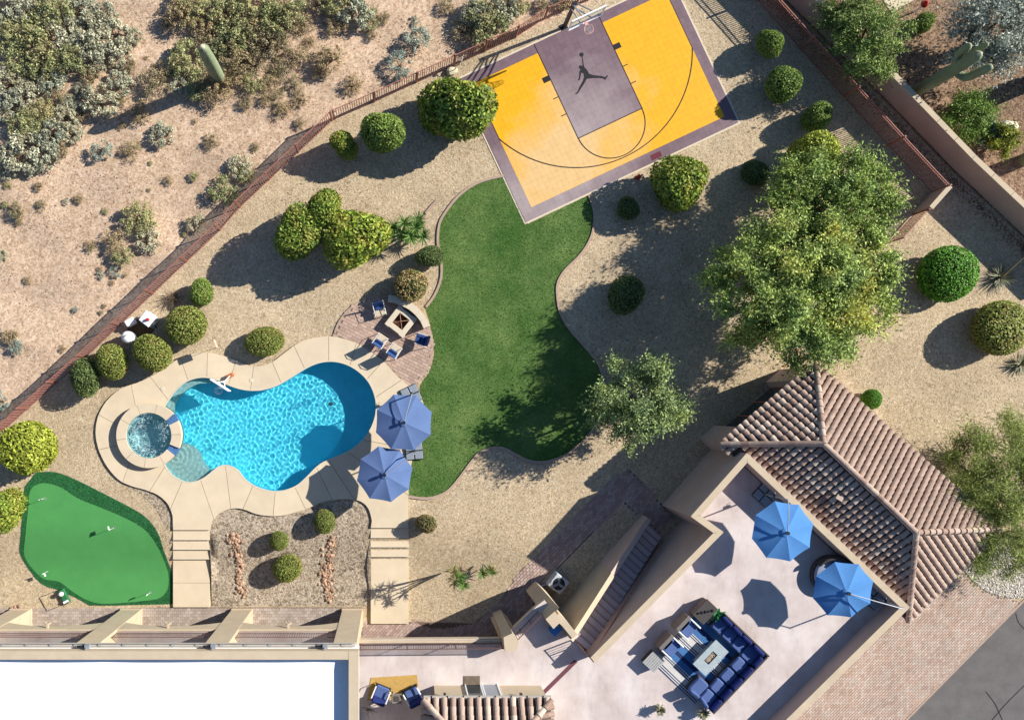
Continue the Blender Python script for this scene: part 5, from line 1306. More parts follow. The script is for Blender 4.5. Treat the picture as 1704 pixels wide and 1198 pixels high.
mb = MB(); ribbon(mb, poly([(926, 1024), (941, 1039), (957, 1059)], ZP), .32, -.1, ZP); mb.obj('stair_wall', M['stucco'], bal, w=True)
wedge((888, 981), (921, 1021), 1.0, ZP + .02, .36, .4, 'stair_buttress')
MB().prism(poly([(908, 1030), (923, 1017), (936, 1032), (921, 1046)], ZP + .04), ZD, ZP + .04).obj('pier_block', M['stucco'], bal, w=True)
rail_run((955, 1062), (981, 1092), .95)
q = [P2(956, 1097, ZD), P2(961, 1101, ZD), P2(907, 1154, ZD), P2(902, 1150, ZD)]; MB().prism(q, ZD - .002, ZD + .012).obj('floor_strip', mat('dark_strip', A(120, 70, 80), .1), bal, w=True)  # thin dark strip laid flat across the balcony floor
bx_ = thing('storage_box', 'small bright blue storage box in the balcony corner', 'box', P(922, 1044, ZD)); M['bluebox'] = mat('blue_plastic', (.05, .18, .42), .1, 4, .45)
MB().rbox((0, 0, .2), (.5, .4, .4), R(45), .03).obj('tub', M['bluebox'], bx_); MB().rbox((0, 0, .43), (.54, .44, .05), R(45), .02).obj('lid', M['bluebox'], bx_)
gr_ = thing('floor_grille', 'brown slatted floor grille set in the balcony by the glazed door', 'grille', P(785, 1132, ZD))
MB().box((0, 0, .01), (.82, .48, .02)).obj('frame', M['bark_grey'], gr_)
for k in range(7): MB().box((0, -.19 + k * .063, .028), (.74, .035, .016)).obj('slat', M['dry_twig'], gr_)

# ---- upper room with its own tile roof
ur = thing('upper_room', 'upper room with glazed door and barrel tile roof behind the balcony', 'house', P(810, 1175, ZD))
q = poly([(722, 1140), (900, 1140), (900, 1260), (722, 1260)], ZD)
MB().prism(q, ZD - .003, 5.78).obj('wall', M['stucco'], ur, w=True)
yw = q[0][1]
for k, (xa, xc) in enumerate(((777, 803), (806, 832))):
    X0_, X1_ = P2(xa, 0, 4.6)[0], P2(xc, 0, 4.6)[0]; dr = MB().box(((X0_ + X1_) / 2, yw + .02, 4.55), (X1_ - X0_, .05, 2.05)).obj('door', M['glass'] if k == 0 else M['grey_metal'], ur, w=True)
    for X in (X0_, X1_): f = MB().box((X, yw + .035, 4.55), (.06, .09, 2.1)).obj('frame', M['white'], dr); f.data.transform(Matrix.Translation(-Vector(ur.location)))
for X in (740, 867): MB().box((P2(X, 0, 5.2)[0], yw + .09, 5.2), (.12, .18, .26)).obj('wall_lamp', M['black'], ur, w=True)
rr_ = thing('roof', 'x', 'x'); del rr_['label'], rr_['category']; rr_.parent = ur
e0, e1, h0, h1 = Vector(P(705, 1163, 5.9)), Vector(P(917, 1163, 5.9)), Vector(P(772, 1240, 7.0)), Vector(P(852, 1240, 7.0))
tile_face(rr_, [e0, e1, h1, h0], None, 120, pitch=.40, expo=.40)
b0, b1 = e0 + Vector((0, -3.2, 0)), e1 + Vector((0, -3.2, 0))
tile_face(rr_, [e1, b1, h1], None, 0); tile_face(rr_, [b0, e0, h0], None, 0)
ridge(rr_, e0 + Vector((0, 0, .05)), h0 + Vector((0, 0, .05)), .45, .17); ridge(rr_, e1 + Vector((0, 0, .05)), h1 + Vector((0, 0, .05)), .45, .17)
c = (e0 + e1) / 2; MB().box(c + Vector((0, .08, -.04)), ((e1 - e0).length, .14, .12)).obj('gutter', M['flash'], rr_, w=True)
for k in range(8): MB().box(e0.lerp(e1, (k + .5) / 8) + Vector((0, .09, .03)), (.05, .18, .02)).obj('gutter_strap', M['black'], rr_, w=True)

# ================================================================== THINGS
def fabric(name, c, var=.06): return mat(name, c, var, 1.6, .9, .9, 6, fine=.05, rand=.06)
M['canvas'] = fabric('denim_blue_canvas', A(112, 138, 186, .6))
M['canvas2'] = fabric('sky_blue_canvas', A(96, 158, 222, .62))
M['alu'] = mat('pale_aluminium', (.36, .37, .39), .05, 9, .5, metal=.3)
def umbrella(base, hub, zg, zc, r, m, label, tilt=(0, 0), rot=0.0, bsz=.95, brot=0.0, drop=.42, mast_z=.35):
    b = Vector(P(*base, zg)); c = Vector(P(*hub, zg + zc)); t = thing('cantilever_umbrella', label, 'umbrella', b)
    MB().rbox((0, 0, .05), (bsz, bsz, .1), brot, .03).obj('base', M['black'], t)
    for sx in (-1, 1):
        for sy in (-1, 1):
            p = Euler((0, 0, brot)).to_matrix() @ Vector((sx * bsz * .25, sy * bsz * .25, .115)); MB().rbox(p, (bsz * .44, bsz * .44, .04), brot, .015).obj('ballast_tile', M['grey_metal'], t)
    h = zc + mast_z
    MB().tube([(0, 0, .08), (0, 0, h)], .035, 10).obj('mast', M['alu'], t)
    cr = MB().rbox((0, .06, 1.2), (.12, .16, .2), 0, .02).obj('crank_box', M['black'], t); MB().tube([(0, .14, 1.2), (0, .22, 1.2), (0, .22, 1.08)], .012, 6).obj('handle', M['alu'], cr)
    l = c - b; top = Vector((l.x, l.y, zc + .18)); mid = Vector((l.x * .5, l.y * .5, zc + .36))
    arc = [Vector((0, 0, h - .02)).lerp(mid, u) .lerp(mid.lerp(top, u), u) for u in [i / 10 for i in range(11)]]
    MB().tube(arc, .024, 8).obj('arm', M['alu'], t)
    tx = Euler((tilt[0], tilt[1], 0)).to_matrix(); apex = Vector((l.x, l.y, zc))
    MB().tube([top, apex + Vector((0, 0, -.12))], .05, 8).tube([top + Vector((0, 0, -.03)), top + Vector((0, 0, .05))], .09, 10).obj('hub', M['black'], t)
    def rim(k, q, sag): # point on rib k at fraction q
        a = rot + k * PI / 4; return apex + tx @ Vector((math.cos(a) * r * q, math.sin(a) * r * q, -drop * q ** 1.15 - sag))
    for k in range(8):
        mb = MB(); n = 7; w = 6; vs = []
        for i in range(n + 1):
            q = .06 + .94 * i / n
            for j in range(w + 1):
                u = j / w; p = rim(k, q, 0).lerp(rim(k + 1, q, 0), u); bow = 4 * u * (1 - u)
                p = p - Vector((0, 0, .035 * bow * q)) ; inw = (apex + Vector((0, 0, -drop)) - p); inw.z = 0
                if i == n: p = p + inw * .018 * bow
                vs.append(p)
        mb.add(vs, [(i * (w + 1) + j, (i + 1) * (w + 1) + j, (i + 1) * (w + 1) + j + 1, i * (w + 1) + j + 1) for i in range(n) for j in range(w)]); mb.obj('canopy_panel', m, t, smooth=True)
        MB().tube([rim(k, .05, .03), rim(k, .5, .035), rim(k, .985, .03)], .012, 5).obj('rib', M['black'], t)
    mb = MB(); vs = [tuple(apex + Vector((0, 0, .07)))] + [tuple(rim(k, .14, -.035)) for k in range(8)]; mb.add(vs, [(0, k + 1, (k + 1) % 8 + 1) for k in range(8)]); mb.obj('vent_cap', m, t)
    return t
umbrella((684, 657), (672, 703), DZ, 2.45, 1.52, M['canvas'], 'denim blue umbrella over the pool deck next to the brick patio', rot=R(20), brot=R(25))
umbrella((689, 750), (640, 790), DZ, 2.25, 1.47, M['canvas'], 'denim blue umbrella over the pool deck at the stepped walk', rot=R(13), brot=R(5))
umbrella((1272, 822), (1308, 886), ZD, 2.25, 1.47, M['canvas2'], 'sky blue umbrella on the roof terrace over bare floor', rot=R(14), brot=R(-42), tilt=(.0, -.06))
umbrella((1452, 992), (1409, 986), ZD, 2.3, 1.42, M['canvas2'], 'sky blue umbrella on the roof terrace over the round daybed', rot=R(18), brot=R(-42), tilt=(.12, -.1))

# ---- round fire patio
pat = thing('fire_patio', 'x', 'x', P(640, 575)); del pat['label'], pat['category']; pat['kind'] = 'structure'
circ = [(637 + 82.5 * math.cos(a), 576 + 82.5 * math.sin(a)) for a in [2 * PI * i / 72 for i in range(72)]]
oc = poly(outer_px, DZ); pc = [p for p in poly(circ)]
import_pts = [p for p in pc if not inside(p[0], p[1], oc)]
# order: run along the arc that lies outside the concrete deck, then back along the deck edge
k0 = next(i for i in range(72) if inside(*pc[i - 1], oc) and not inside(*pc[i], oc)); arc = []
i = k0
while not inside(*pc[i % 72], oc): arc.append(pc[i % 72]); i += 1
def nearest_w(loop, p): return min(range(len(loop)), key=lambda k: (loop[k][0] - p[0]) ** 2 + (loop[k][1] - p[1]) ** 2)
ia, ib = nearest_w(oc, arc[-1]), nearest_w(oc, arc[0])
f_, b_2 = span(oc, ia, ib, 1), span(oc, ia, ib, -1)
edge = f_ if len(f_) < len(b_2) else b_2
patio_pl = arc + edge
paving('fire_patio', patio_pl, R(-27), .32, .165, M['paver_fire'], .075, .01, 300, pat)
mb = MB(); ribbon(mb, arc, .12, -.05, .07); mb.obj('edge_band', M['kerb'], pat, w=True)
wl = thing('seat_wall', 'low curved stucco seat wall behind the square fire pit', 'wall', P(680, 512, 0))
sw_ = poly(smooth([(646, 497.5), (658, 499), (671, 504.5), (684, 511.5), (695, 521), (704, 532), (710, 545)], 4, False), .5)
mb = MB(); ribbon(mb, sw_, .3, -.05, .62); mb.obj('wall', M['stucco'], wl, w=True)
for k in range(0, len(sw_) - 4, 4):
    mb = MB(); seg_ = [Vector((*p, 0)) for p in sw_[k:k + 5]]; ribbon(mb, [(p.x, p.y) for p in seg_], .36, .62, .69); mb.obj('cap_stone', M['coping'], wl, w=True)
fp = thing('fire_pit', 'square raised fire pit with crossed grate on the brick patio', 'fire pit', P(667, 536, .08), R(-38))
for k in range(4):
    a = k * PI / 2; p = Euler((0, 0, a)).to_matrix() @ Vector((0, .47, .17)); MB().box(p, (1.22 if k % 2 else .72, .25, .34), a).obj('wall', M['stucco'], fp)
    MB().rbox(Euler((0, 0, a)).to_matrix() @ Vector((0, .47, .37)), (1.28 if k % 2 else .68, .28, .06), a, .012).obj('cap_stone', M['coping'], fp)
M['ember'] = mat('rusty_lava_rock', (.10, .035, .018), .6, 12, 1)
g = np.random.default_rng(2); pt = np.stack([g.uniform(-.33, .33, 260), g.uniform(-.33, .33, 260), np.full(260, .06)], 1)
tag(link('lava_rock', stones('lava_rock', pt, .03, .07, M['ember'], 3), fp), kind='stuff')
M['rust'] = mat('rusty_steel', (.32, .17, .11), .3, 12, .8)
for a in (PI / 4, -PI / 4): MB().tube([(-.46 * math.cos(a), -.46 * math.sin(a), .36), (0, 0, .46), (.46 * math.cos(a), .46 * math.sin(a), .36)], .02, 6).obj('grate_bar', M['rust'], fp)
M['sling'] = fabric('beige_sling', A(224, 206, 176)); M['navy'] = fabric('navy_cushion', A(60, 92, 150, .6)); M['white_fr'] = mat('white_frame', (.7, .69, .66), .05, 6, .5)
def patio_chair(px, py, face, seat, label, z=.075):
    t = thing('patio_chair', label, 'chair', P(px, py, z), math.atan2(face[1], face[0]) - PI / 2, 'chairs round the fire pit')
    MB().rbox((0, .02, .4), (.54, .54, .05), 0, .02).obj('seat', M[seat], t)
    MB().rbox((0, -.33, .68), (.54, .06, .62), 0, .02, rx=R(16)).obj('backrest', M['navy'], t)
    MB().rbox((0, -.16, .47), (.46, .26, .12), 0, .05, rx=R(30)).obj('cushion', M['navy'], t)
    for sx in (-1, 1):
        MB().tube([(sx * .29, .28, 0), (sx * .29, .26, .58), (sx * .29, -.3, .62), (sx * .28, -.42, 1.0)], .018, 6).obj('arm_frame', M['white_fr'], t)
        MB().tube([(sx * .29, -.42, 0), (sx * .29, -.25, .4)], .018, 6).obj('leg', M['white_fr'], t); MB().tube([(sx * .29, .28, 0), (sx * .29, .28, .42)], .018, 6).obj('leg', M['white_fr'], t)
    MB().tube([(-.28, -.42, 1.0), (0, -.44, 1.06), (.28, -.42, 1.0)], .018, 6).obj('top_rail', M['black'], t)
patio_chair(632, 518, (.25, -.97), 'sling', 'white framed patio chair beside the end of the seat wall')
patio_chair(634, 567, (.55, .83), 'sling', 'beige patio chair with its back to the pool, closest to the seat wall end')
patio_chair(657, 583, (.55, .83), 'sling', 'beige patio chair with its back to the pool, between its twin and the blue chair')
patio_chair(700, 566, (-.93, .3), 'navy', 'blue patio chair near the lawn edge facing across the fire pit')

# ---- poolside basketball hoop
ph = thing('pool_hoop', 'poolside basketball hoop with white board leaning over the water', 'hoop', P(384, 626, DZ))
M['orange'] = mat('orange_plastic', (.42, .13, .05), .15, 8, .6)
MB().rbox((-.02, .02, .13), (.46, .2, .24), R(25), .05).obj('base', M['orange'], ph)
bc = Vector(P(367, 641, 1.1)) - Vector(ph.location); bd = Vector((.84, -.54, 0)).normalized(); bo_ = Vector((-bd.y, bd.x, 0)) * -1
MB().box(bc + Vector((0, 0, .0)), (1.12, .05, .8), math.atan2(bd.y, bd.x)).obj('backboard', M['white'], ph)
for u in (-.25, .25): MB().tube([(0, 0, .25), tuple(bc * .6 + Vector((0, 0, .1))), tuple(bc + bd * u + Vector((0, 0, -.1)))], .025, 6).obj('support', M['white'], ph)
rc = bc + bo_ * .32 + Vector((0, 0, -.28)); rc2 = [rc + Vector((math.cos(a), math.sin(a), 0)) * .2 for a in [2 * PI * i / 20 for i in range(21)]]
MB().tube(rc2, .02, 6).obj('rim', M['white'], ph)
for k in range(10):
    a = 2 * PI * k / 10; MB().tube([rc + Vector((math.cos(a) * .2, math.sin(a) * .2, 0)), rc + Vector((math.cos(a + .3) * .15, math.sin(a + .3) * .15, -.22)), rc + Vector((math.cos(a) * .12, math.sin(a) * .12, -.36))], .012, 4).obj('net_cord', M['white'], ph)
# ---- slim sign post whose board shades the deck
pl_ = thing('sign_post', 'slim post with an upright rectangular board at the pool deck edge', 'sign post', P(368, 575, 0))
MB().tube([(0, 0, 0), (0, 0, 1.6)], .012, 8).obj('post', M['iron'], pl_); MB().box((0, 0, 1.36), (.42, .012, .48), R(111)).obj('board', M['sling'], pl_)

# ---- pool equipment behind the shrubs
eq = thing('equipment_pad', 'x', 'x', P(232, 548)); del eq['label'], eq['category']; eq['kind'] = 'structure'
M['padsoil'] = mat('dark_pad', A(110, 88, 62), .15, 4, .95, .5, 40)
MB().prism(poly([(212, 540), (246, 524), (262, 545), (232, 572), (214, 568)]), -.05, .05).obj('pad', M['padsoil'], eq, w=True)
ht = thing('pool_heater', 'white square pool heater with a red knob on top', 'heater', P(253, 533, .05), R(-38))
MB().rbox((0, 0, .42), (.62, .62, .8), 0, .03).obj('cabinet', M['white'], ht); MB().rbox((0, 0, .86), (.66, .66, .06), 0, .02).obj('top', M['white'], ht)
MB().lathe([(0, .16), (.07, .15), (.09, .0)], 14, (.06, -.02, .89)).obj('knob', mat('red_plastic', (.5, .02, .02), .1), ht); MB().tube([(.3, -.2, .2), (.6, -.25, .2), (.62, -.3, .0)], .035, 8).obj('pipe', M['grey_metal'], ht)
ft = thing('filter_tank', 'white domed pool filter tank beside the egg shaped shrub', 'tank', P(219, 563, .05))
MB().lathe([(.30, 0), (.32, .1), (.32, .75), (.29, .86), (.2, .95), (.08, .99), (0, 1.0)], 28).obj('tank', M['white'], ft, smooth=True); MB().lathe([(.335, .42), (.35, .44), (.35, .5), (.335, .52)], 28).obj('clamp_band', M['grey_metal'], ft)
MB().tube([(-.1, .0, 1.0), (-.02, .06, 1.06), (.06, .1, 1.02)], .02, 6).obj('gauge', M['black'], ft)
for u in (-.35, .1): MB().tube([(.1 + u * .2, -.3, .25), (.2 + u, -.55, .25), (.4 + u, -.75, .12)], .04, 8).obj('pipe', M['grey_metal'], ft)
wb = thing('control_box', 'low white pool control box between filter tank and heater', 'box', P(220, 537, .05), R(30))
MB().rbox((0, 0, .25), (.5, .34, .5), 0, .03).obj('cabinet', M['white'], wb); MB().tube([(.25, 0, .2), (.45, .1, .2), (.5, .1, .02)], .03, 8).obj('conduit', M['grey_metal'], wb)

# ---- rack of golf things by the putting green
gk = thing('golf_rack', 'small golf rack with ball bucket and green towel beside the putting green', 'rack', G(108, 991), R(-62))
for sx in (-1, 1): MB().tube([(sx * .42, 0, 0), (sx * .42, 0, .78)], .016, 6).obj('post', M['black'], gk)
MB().tube([(-.42, 0, .78), (.42, 0, .78)], .02, 6).obj('top_bar', M['black'], gk)
MB().rbox((0, .02, .12), (.8, .32, .22), 0, .02).obj('tray', mat('green_plastic', (.02, .14, .05), .2), gk)
MB().lathe([(0, .1), (.1, .08), (.13, .0), (.1, -.1)], 16, (-.18, .02, .34)).obj('ball_bucket', M['white'], gk); MB().rbox((.3, 0, .25), (.12, .3, .04), 0, .01).obj('towel', M['white'], gk)

# ---- basketball hoop
hp = thing('basketball_hoop', 'tall basketball hoop with dark post and clear framed backboard', 'hoop', C(6.30, -.12), math.atan2(CU.y, CU.x))
MB().box((0, -.0, 1.45), (.16, .16, 2.9)).box((0, 0, .02), (.4, .4, .04)).obj('post', M['black'], hp)
for z0, z1 in ((2.75, 3.75), (2.3, 3.15)):
    for sx in (-1, 1): MB().tube([(sx * .09, 0, z0), (sx * .3, -1.08, z1)], .035, 6).obj('arm', M['grey_metal'], hp)
MB().tube([(0, .05, 2.6), (0, -.55, 2.9)], .04, 6).obj('lift_strut', M['grey_metal'], hp)
bb = MB().box((0, -1.13, 3.42), (1.83, .012, 1.05)); gl = NT('backboard_glass'); bs = gl.new('BsdfTransparent'); gs = gl.new('BsdfGlossy'); gs.inputs['Roughness'].default_value = .05; mx = gl.new('MixShader'); mx.inputs[0].default_value = .1
bs.inputs[0].default_value = (.9, .94, .95, 1); gl.l(bs.outputs[0], mx.inputs[1]); gl.l(gs.outputs[0], mx.inputs[2]); gl.l(mx.outputs[0], gl.out.inputs[0]); bbo = bb.obj('backboard', gl.m, hp)
for c, s_ in (((0, -1.13, 3.94), (1.87, .07, .05)), ((0, -1.13, 2.9), (1.87, .07, .05)), ((-.92, -1.13, 3.42), (.05, .07, 1.05)), ((.92, -1.13, 3.42), (.05, .07, 1.05))): MB().box(c, s_).obj('frame', M['white'], bbo)
M['rimred'] = mat('faded_red_rim', (.62, .33, .28), .1)
MB().box((0, -1.24, 3.05), (.16, .2, .03)).tube([(math.cos(a) * .23, -1.55 + math.sin(a) * .23, 3.05) for a in [2 * PI * i / 28 for i in range(29)]], .016, 6, False).obj('rim', M['rimred'], hp)
for k in range(12):
    a = 2 * PI * k / 12
    for tw in (.35, -.35): MB().tube([(math.cos(a) * .22, -1.55 + math.sin(a) * .22, 3.03), (math.cos(a + tw) * .15, -1.55 + math.sin(a + tw) * .15, 2.8), (math.cos(a) * .12, -1.55 + math.sin(a) * .12, 2.6)], .006, 4, False).obj('net_cord', M['white'], hp)
# small things lying by the court
hy = thing('hydrant', 'small red valve post standing by the court edge', 'valve', P(1060, 296, 0)); M['red'] = mat('red_paint', (.42, .03, .02), .2, 8, .5)
MB().lathe([(.12, 0), (.12, .04), (.06, .06), (.06, .32), (.09, .34), (.08, .42), (0, .46)], 14).obj('barrel', M['red'], hy); MB().tube([(-.13, 0, .25), (.13, 0, .25)], .045, 8).obj('outlet', M['red'], hy); MB().tube([(.16, .06, .0), (.2, .08, .3)], .05, 8).obj('side_pipe', M['rimred'], hy)
rs = thing('garden_statue', 'red painted garden ornament on a post in the neighbour yard', 'ornament', P(1519, 22, 0)); MB().tube([(0, 0, 0), (0, 0, .9)], .04, 8).obj('post', M['white'], rs); MB().lathe([(0, 1.3), (.12, 1.2), (.2, 1.0), (.08, .85)], 12).obj('head', M['red'], rs)
# neighbour path and lawn corner
struct('neighbour_path', sheet('neighbour_path', poly([(1482, 24), (1532, -6), (1532, -40), (1440, -40), (1470, 5)]), M['concrete'], .1))
struct('neighbour_lawn', sheet('neighbour_lawn', poly([(1688, 75), (1720, 110), (1760, 60), (1760, -40), (1690, -40), (1680, 20)]), mat('neighbour_turf', A(116, 160, 96), .1, 2, .9, fine=.2), .1))

hr = thing('hose_reel', 'coiled garden hose on a short post by the iron fence near the court', 'hose reel', P(764, 108, 0))
MB().tube([(0, 0, 0), (0, 0, .85)], .03, 8).box((0, 0, .87), (.12, .3, .05)).obj('post', M['bark_grey'], hr)
MB().tube([(.1 + .012 * math.sin(k), .25 * math.cos(k * .5), .6 + .25 * math.sin(k * .5)) for k in range(60)], .018, 6).obj('hose', M['spine'], hr)
# ---- air conditioner
ac = thing('air_conditioner', 'square grey air conditioner with round fan guard in building shade', 'air conditioner', P(925, 966, 0), R(-38))
M['acgrey'] = mat('ac_cabinet', (.42, .44, .45), .08, 8, .5)
MB().box((0, 0, .03), (1.05, 1.05, .06)).obj('pad', M['kerb'], ac)
MB().rbox((0, 0, .44), (.84, .84, .74), 0, .04).obj('cabinet', M['acgrey'], ac); MB().lathe([(.33, .815), (.33, .83), (.40, .83), (.40, .8)], 32).obj('fan_ring', M['acgrey'], ac); MB().disc((0, 0, .818), .335, 32).obj('fan_well', M['black'], ac)
for k in range(3): MB().box((.15 * math.cos(k * 2.094), .15 * math.sin(k * 2.094), .822), (.3, .13, .006), k * 2.094).obj('fan_blade', M['grey_metal'], ac)
for rr in (.1, .18, .26, .32): MB().tube([(math.cos(a) * rr, math.sin(a) * rr, .84) for a in [2 * PI * i / 28 for i in range(29)]], .006, 4, False).obj('guard_wire', M['black'], ac)
for k in range(10): MB().box((0, -.423, .14 + k * .062), (.74, .008, .02)).obj('louvre', M['black'], ac)
MB().tube([(-.3, -.42, .2), (-.5, -.7, .15), (-.3, -1.2, .1), (.1, -1.35, .3)], .025, 6).obj('refrigerant_line', M['white'], ac)

# ================================================================== TERRACE FURNITURE
kx = Vector(P(1281, 1091, 4.2)); SF = R(136.3)
def loc(x, y, z=ZD): # frame of the seating group: x along one sofa back, y along the other
    p = Vector((math.cos(SF) * x - math.sin(SF) * y, math.sin(SF) * x + math.cos(SF) * y, 0)) + kx; return (p.x, p.y, z)
M['wicker'] = mat('dark_wicker', (.06, .05, .045), .3, 30, .8, .6, 90); M['wicker_g'] = mat('grey_brown_wicker', (.16, .135, .115), .3, 30, .8, .6, 90)
M['seat_blue'] = fabric('slate_blue_fabric', A(100, 124, 180, .55), .07); M['back_navy'] = fabric('royal_navy_fabric', A(40, 56, 128, .55), .1)
sf = thing('sectional_sofa', 'long navy blue corner sofa wrapping the striped rug on the terrace', 'sofa', loc(0, 0), SF)
LX, LY = 2.95, 3.95
MB().rbox((LX / 2, .48, .13), (LX, .94, .24), 0, .03).rbox((.47, LY / 2 + .48, .13), (.92, LY - .97, .24), 0, .03).obj('base', M['wicker'], sf)
MB().rbox((LX / 2, .05, .42), (LX, .10, .62), 0, .02).rbox((.05, LY / 2 + .05, .42), (.10, LY - .12, .62), 0, .02).obj('back_frame', M['wicker'], sf)
def cushion(x, y, z, sx, sy, sz, nm, m, rz=0, rx=0): MB().rbox((x + rnd.uniform(-.012, .012), y + rnd.uniform(-.012, .012), z + rnd.uniform(-.012, .012)), (sx * rnd.uniform(.95, 1.0), sy * rnd.uniform(.95, 1.0), sz), rz + rnd.uniform(-.035, .035), .06, rx=rx + rnd.uniform(-.03, .03)).obj(nm, m, sf)
for k in range(3): cushion(1.0 + .66 * (k + .5), .60, .35, .64, .70, .2, 'seat_cushion', M['seat_blue']); cushion(1.0 + .66 * (k + .5), .21, .6, .62, .2, .42, 'back_cushion', M['back_navy'])
cushion(.6, .6, .35, .78, .78, .2, 'seat_cushion', M['seat_blue']); cushion(.58, .2, .6, .7, .2, .42, 'back_cushion', M['back_navy']); cushion(.2, .62, .6, .2, .62, .42, 'back_cushion', M['back_navy'])
for k in range(4): cushion(.62, 1.0 + .73 * (k + .5), .35, .68, .71, .2, 'seat_cushion', M['seat_blue']); cushion(.21, 1.0 + .73 * (k + .5), .6, .2, .70, .42, 'back_cushion', M['back_navy'])
MB().rbox((1.3, LY - .45, .13), (.72, .9, .24), 0, .03).obj('chaise_base', M['wicker'], sf); cushion(1.32, LY - .45, .35, .68, .84, .2, 'seat_cushion', M['seat_blue'])
for k, (x, rz) in enumerate(((1.35, .1), (.72, -.2))): cushion(x, LY - .06, .58, .6, .2, .38, 'throw_pillow', M['seat_blue'], rz)
rg = thing('striped_rug', 'blue navy and white striped rug under the fire table', 'rug', loc(2.2, 2.4), SF)
M['rugw'] = fabric('white_rug_yarn', A(226, 220, 210)); M['rugn'] = fabric('navy_rug_yarn', A(46, 62, 110, .6)); M['rugb'] = fabric('blue_rug_yarn', A(76, 130, 186, .6))
y = -2.05; k = 0
for w_, m_ in [(.32, 'rugw'), (.05, 'rugn'), (.06, 'rugw'), (.05, 'rugn'), (.06, 'rugw'), (.05, 'rugn'), (.34, 'rugb'), (.2, 'rugn'), (.3, 'rugb'), (.05, 'rugw'), (.05, 'rugn'), (.05, 'rugw'), (.05, 'rugn')] * 3:
    if y + w_ > 2.1: break
    MB().box((0, y + w_ / 2, .008 + .001 * (k % 2)), (3.05, w_ - .002, .014)).obj('stripe', M[m_], rg); y += w_; k += 1
ftb = thing('fire_table', 'pale stone rectangular fire table in the middle of the rug', 'table', loc(1.94, 2.05), SF)
M['stone'] = mat('pale_grey_stone', A(186, 196, 196), .1, 4, .6, fine=.06); ft_in = MB().box((0, 0, .24), (.66, 1.35, .44)).obj('base', M['stone'], ftb)
for c, s_ in (((-.29, 0, .5), (.28, 1.64, .08)), ((.29, 0, .5), (.28, 1.64, .08)), ((0, -.57, .5), (.298, .5, .078)), ((0, .57, .5), (.298, .5, .078))): MB().box(c, s_).obj('top', M['stone'], ftb)
MB().box((0, 0, .475), (.296, .64, .03)).obj('burner_tray', M['black'], ftb)
g = np.random.default_rng(4); pt = np.stack([g.uniform(-.1, .1, 120), g.uniform(-.26, .26, 120), np.full(120, .49)], 1); tag(link('fire_glass', stones('fire_glass', pt, .015, .035, mat('tan_fire_glass', A(196, 170, 140), .1, 5, .5, island=.4), 6), ftb), kind='stuff')
def armchair(x, y, label):
    t = thing('armchair', label, 'armchair', loc(x, y), SF, 'armchairs facing the sofa')     # faces -x
    MB().rbox((0, 0, .2), (.82, .8, .36), 0, .03).obj('base', M['wicker_g'], t); MB().rbox((.42, 0, .48), (.22, .92, .76), 0, .03).obj('backrest', M['wicker_g'], t)
    for sy in (-1, 1): MB().rbox((-.02, sy * .42, .4), (.86, .08, .5), 0, .02).obj('arm', M['white_fr'], t)
    MB().rbox((-.06, 0, .42), (.7, .72, .16), 0, .05).obj('seat_cushion', M['seat_blue'], t); MB().rbox((.24, 0, .62), (.16, .7, .4), 0, .06).obj('back_cushion', M['seat_blue'], t)
armchair(3.78, 1.78, 'wicker armchair next to the console table facing the fire table')
armchair(3.74, 3.02, 'wicker armchair next to the slatted side table facing the fire table')
cs = thing('console_table', 'dark wicker console table beside the potted plant', 'table', loc(3.72, .62), SF)
MB().rbox((0, 0, .3), (.7, 1.0, .58), 0, .02).obj('body', M['wicker_g'], cs); MB().rbox((0, 0, .61), (.74, 1.06, .05), 0, .01).obj('top', M['wicker'], cs)
for k in range(5): MB().rbox((-.2 + .1 * k, -.3 + .14 * k, .66), (.12, .09, .06), k, .01).obj('ornament', M['black'], cs)
M['slatgrey'] = mat('weathered_slat', (.34, .33, .31), .15, 9)
sd_ = thing('side_table', 'low slatted grey side table at the corner of the rug', 'table', loc(3.78, 4.12), SF); MB().box((0, 0, .2), (.72, .74, .36)).obj('body', M['wicker'], sd_)
for k in range(7): MB().box((-.33 + k * .11, 0, .41), (.095, .8, .04)).obj('slat', M['slatgrey'], sd_)
M['potleaf'] = leaf('pot_plant_leaf', A(70, 160, 90), .5); M['pot'] = mat('white_pot', (.6, .58, .55), .1)
for x, y, s_, lb in ((3.12, .26, .42, 'leafy green plant in a white pot behind the console table'), (.22, 4.3, .34, 'blue green spiky plant in a pot at the chaise end'), (1.9, 5.6, .3, 'small purple grey potted plant beyond the sofa end')):
    t = thing('potted_plant', lb, 'potted plant', loc(x, y)); MB().lathe([(.15, 0), (.2, .4), (.22, .42), (.19, .42), (.18, .36), (0, .36)], 18).obj('pot', M['pot'], t)
    link('leaves', spiky_mesh('leaves', M['potleaf'] if s_ > .4 else M['agave'], [(0, 0, .38, 70, s_, .09, .5, .3)], int(x * 10)), t)
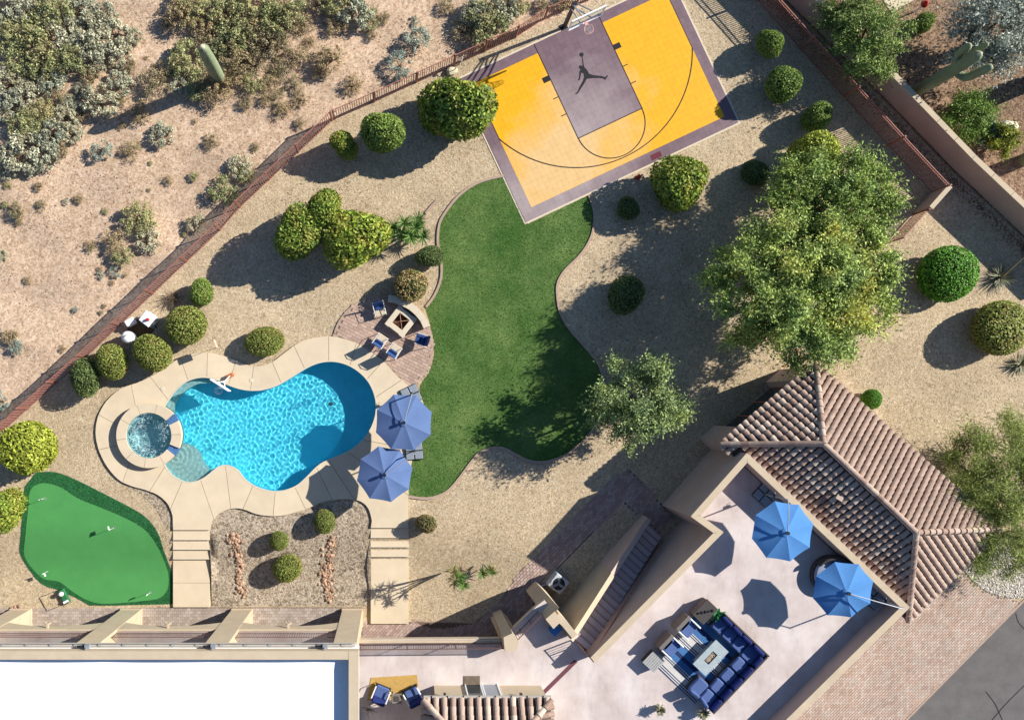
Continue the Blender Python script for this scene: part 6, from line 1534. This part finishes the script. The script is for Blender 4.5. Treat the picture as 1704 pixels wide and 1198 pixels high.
# ---- round daybed
db = thing('round_daybed', 'round dark wicker daybed with half hood under the sky blue umbrella', 'daybed', P(1379, 955, ZD), R(-45))
MB().lathe([(.9, 0), (.98, .05), (.98, .34), (.92, .36), (0, .36)], 40).obj('base', M['wicker'], db)
MB().lathe([(0, .5), (.8, .5), (.88, .46), (.9, .37)], 40).obj('mattress', fabric('pale_grey_fabric', A(176, 184, 206, .7)), db, smooth=True)
mb = MB(); n = 24; vs = []
for i in range(n + 1):
    a = R(-10) + R(200) * i / n
    for rr, z in ((.98, .34), (1.0, .62), (.94, .86), (.86, .9), (.82, .6)): vs.append((rr * math.cos(a), rr * math.sin(a), z * (1 if z < .4 else .75 + .25 * math.sin(PI * i / n))))
mb.add(vs, [(i * 5 + j, (i + 1) * 5 + j, (i + 1) * 5 + j + 1, i * 5 + j + 1) for i in range(n) for j in range(4)]); mb.obj('backrest', M['wicker'], db, smooth=True)
for x, y, rz in ((-.35, .45, .4), (.1, .55, 0), (.48, .35, -.6)): MB().rbox((x, y, .62), (.42, .2, .3), rz, .07).obj('pillow', M['back_navy'] if x else M['sling'], db)
MB().lathe([(0, .04), (.14, .03), (.16, 0)], 18, (-.18, .22, .51)).obj('hat', M['sling'], db)
# ---- balcony seating
br = thing('jute_rug', 'golden woven rug under two blue balcony chairs', 'rug', P(655, 1143, ZD)); M['jute'] = mat('golden_jute', A(214, 172, 96), .12, 6, .95, .5, 60, fine=.2)
q = poly([(617, 1127), (694, 1122), (698, 1160), (611, 1165)], ZD); MB().prism(q, ZD + .002, ZD + .016).obj('weave', M['jute'], br, w=True)
def club_chair(px, py, rz, lb):
    t = thing('club_chair', lb, 'chair', P(px, py, ZD), rz, 'blue chairs on the balcony'); M_ = M['navy']
    MB().rbox((0, .05, .28), (.66, .6, .16), 0, .04).obj('seat_cushion', M['seat_blue'], t); MB().rbox((0, -.3, .55), (.7, .16, .56), 0, .06, rx=R(14)).obj('backrest', M['back_navy'], t)
    for sx in (-1, 1):
        MB().tube([(sx * .38, .34, 0), (sx * .38, .32, .5), (sx * .38, -.36, .54), (sx * .38, -.4, 0)], .022, 6).obj('arm_frame', M['black'], t)
        MB().rbox((sx * .38, 0, .55), (.07, .66, .03), 0, .012).obj('armrest', M['white_fr'], t)
    MB().box((0, .05, .18), (.72, .66, .04)).obj('base_frame', M['black'], t)
club_chair(634, 1150, R(-22), 'blue balcony chair nearer the white roofed house'); club_chair(687, 1153, R(28), 'blue balcony chair nearer the glazed door')
tb = thing('stool_table', 'small square wicker table between two blue balcony chairs', 'table', P(660, 1157, ZD)); MB().rbox((0, 0, .44), (.5, .5, .05), 0, .03).obj('top', M['bark_grey'], tb); MB().rbox((0, 0, .475), (.26, .26, .03), 0, .04).obj('bowl', M['wicker'], tb)
for sx in (-1, 1):
    for sy in (-1, 1): MB().tube([(sx * .2, sy * .2, 0), (sx * .2, sy * .2, .42)], .025, 6).obj('leg', M['wicker'], tb)
# small planter on the balcony, left of the chairs
lt = thing('dry_planter', 'dry twig planter at the sunlit balcony end below the chairs', 'planter', P(614, 1176, ZD)); MB().lathe([(.12, 0), (.16, .26), (.14, .26), (0, .22)], 14).obj('pot', M['pot'], lt); link('twigs', twig_mesh(9, 14, .5, M['dry_twig'], .012), lt, (0, 0, .2))
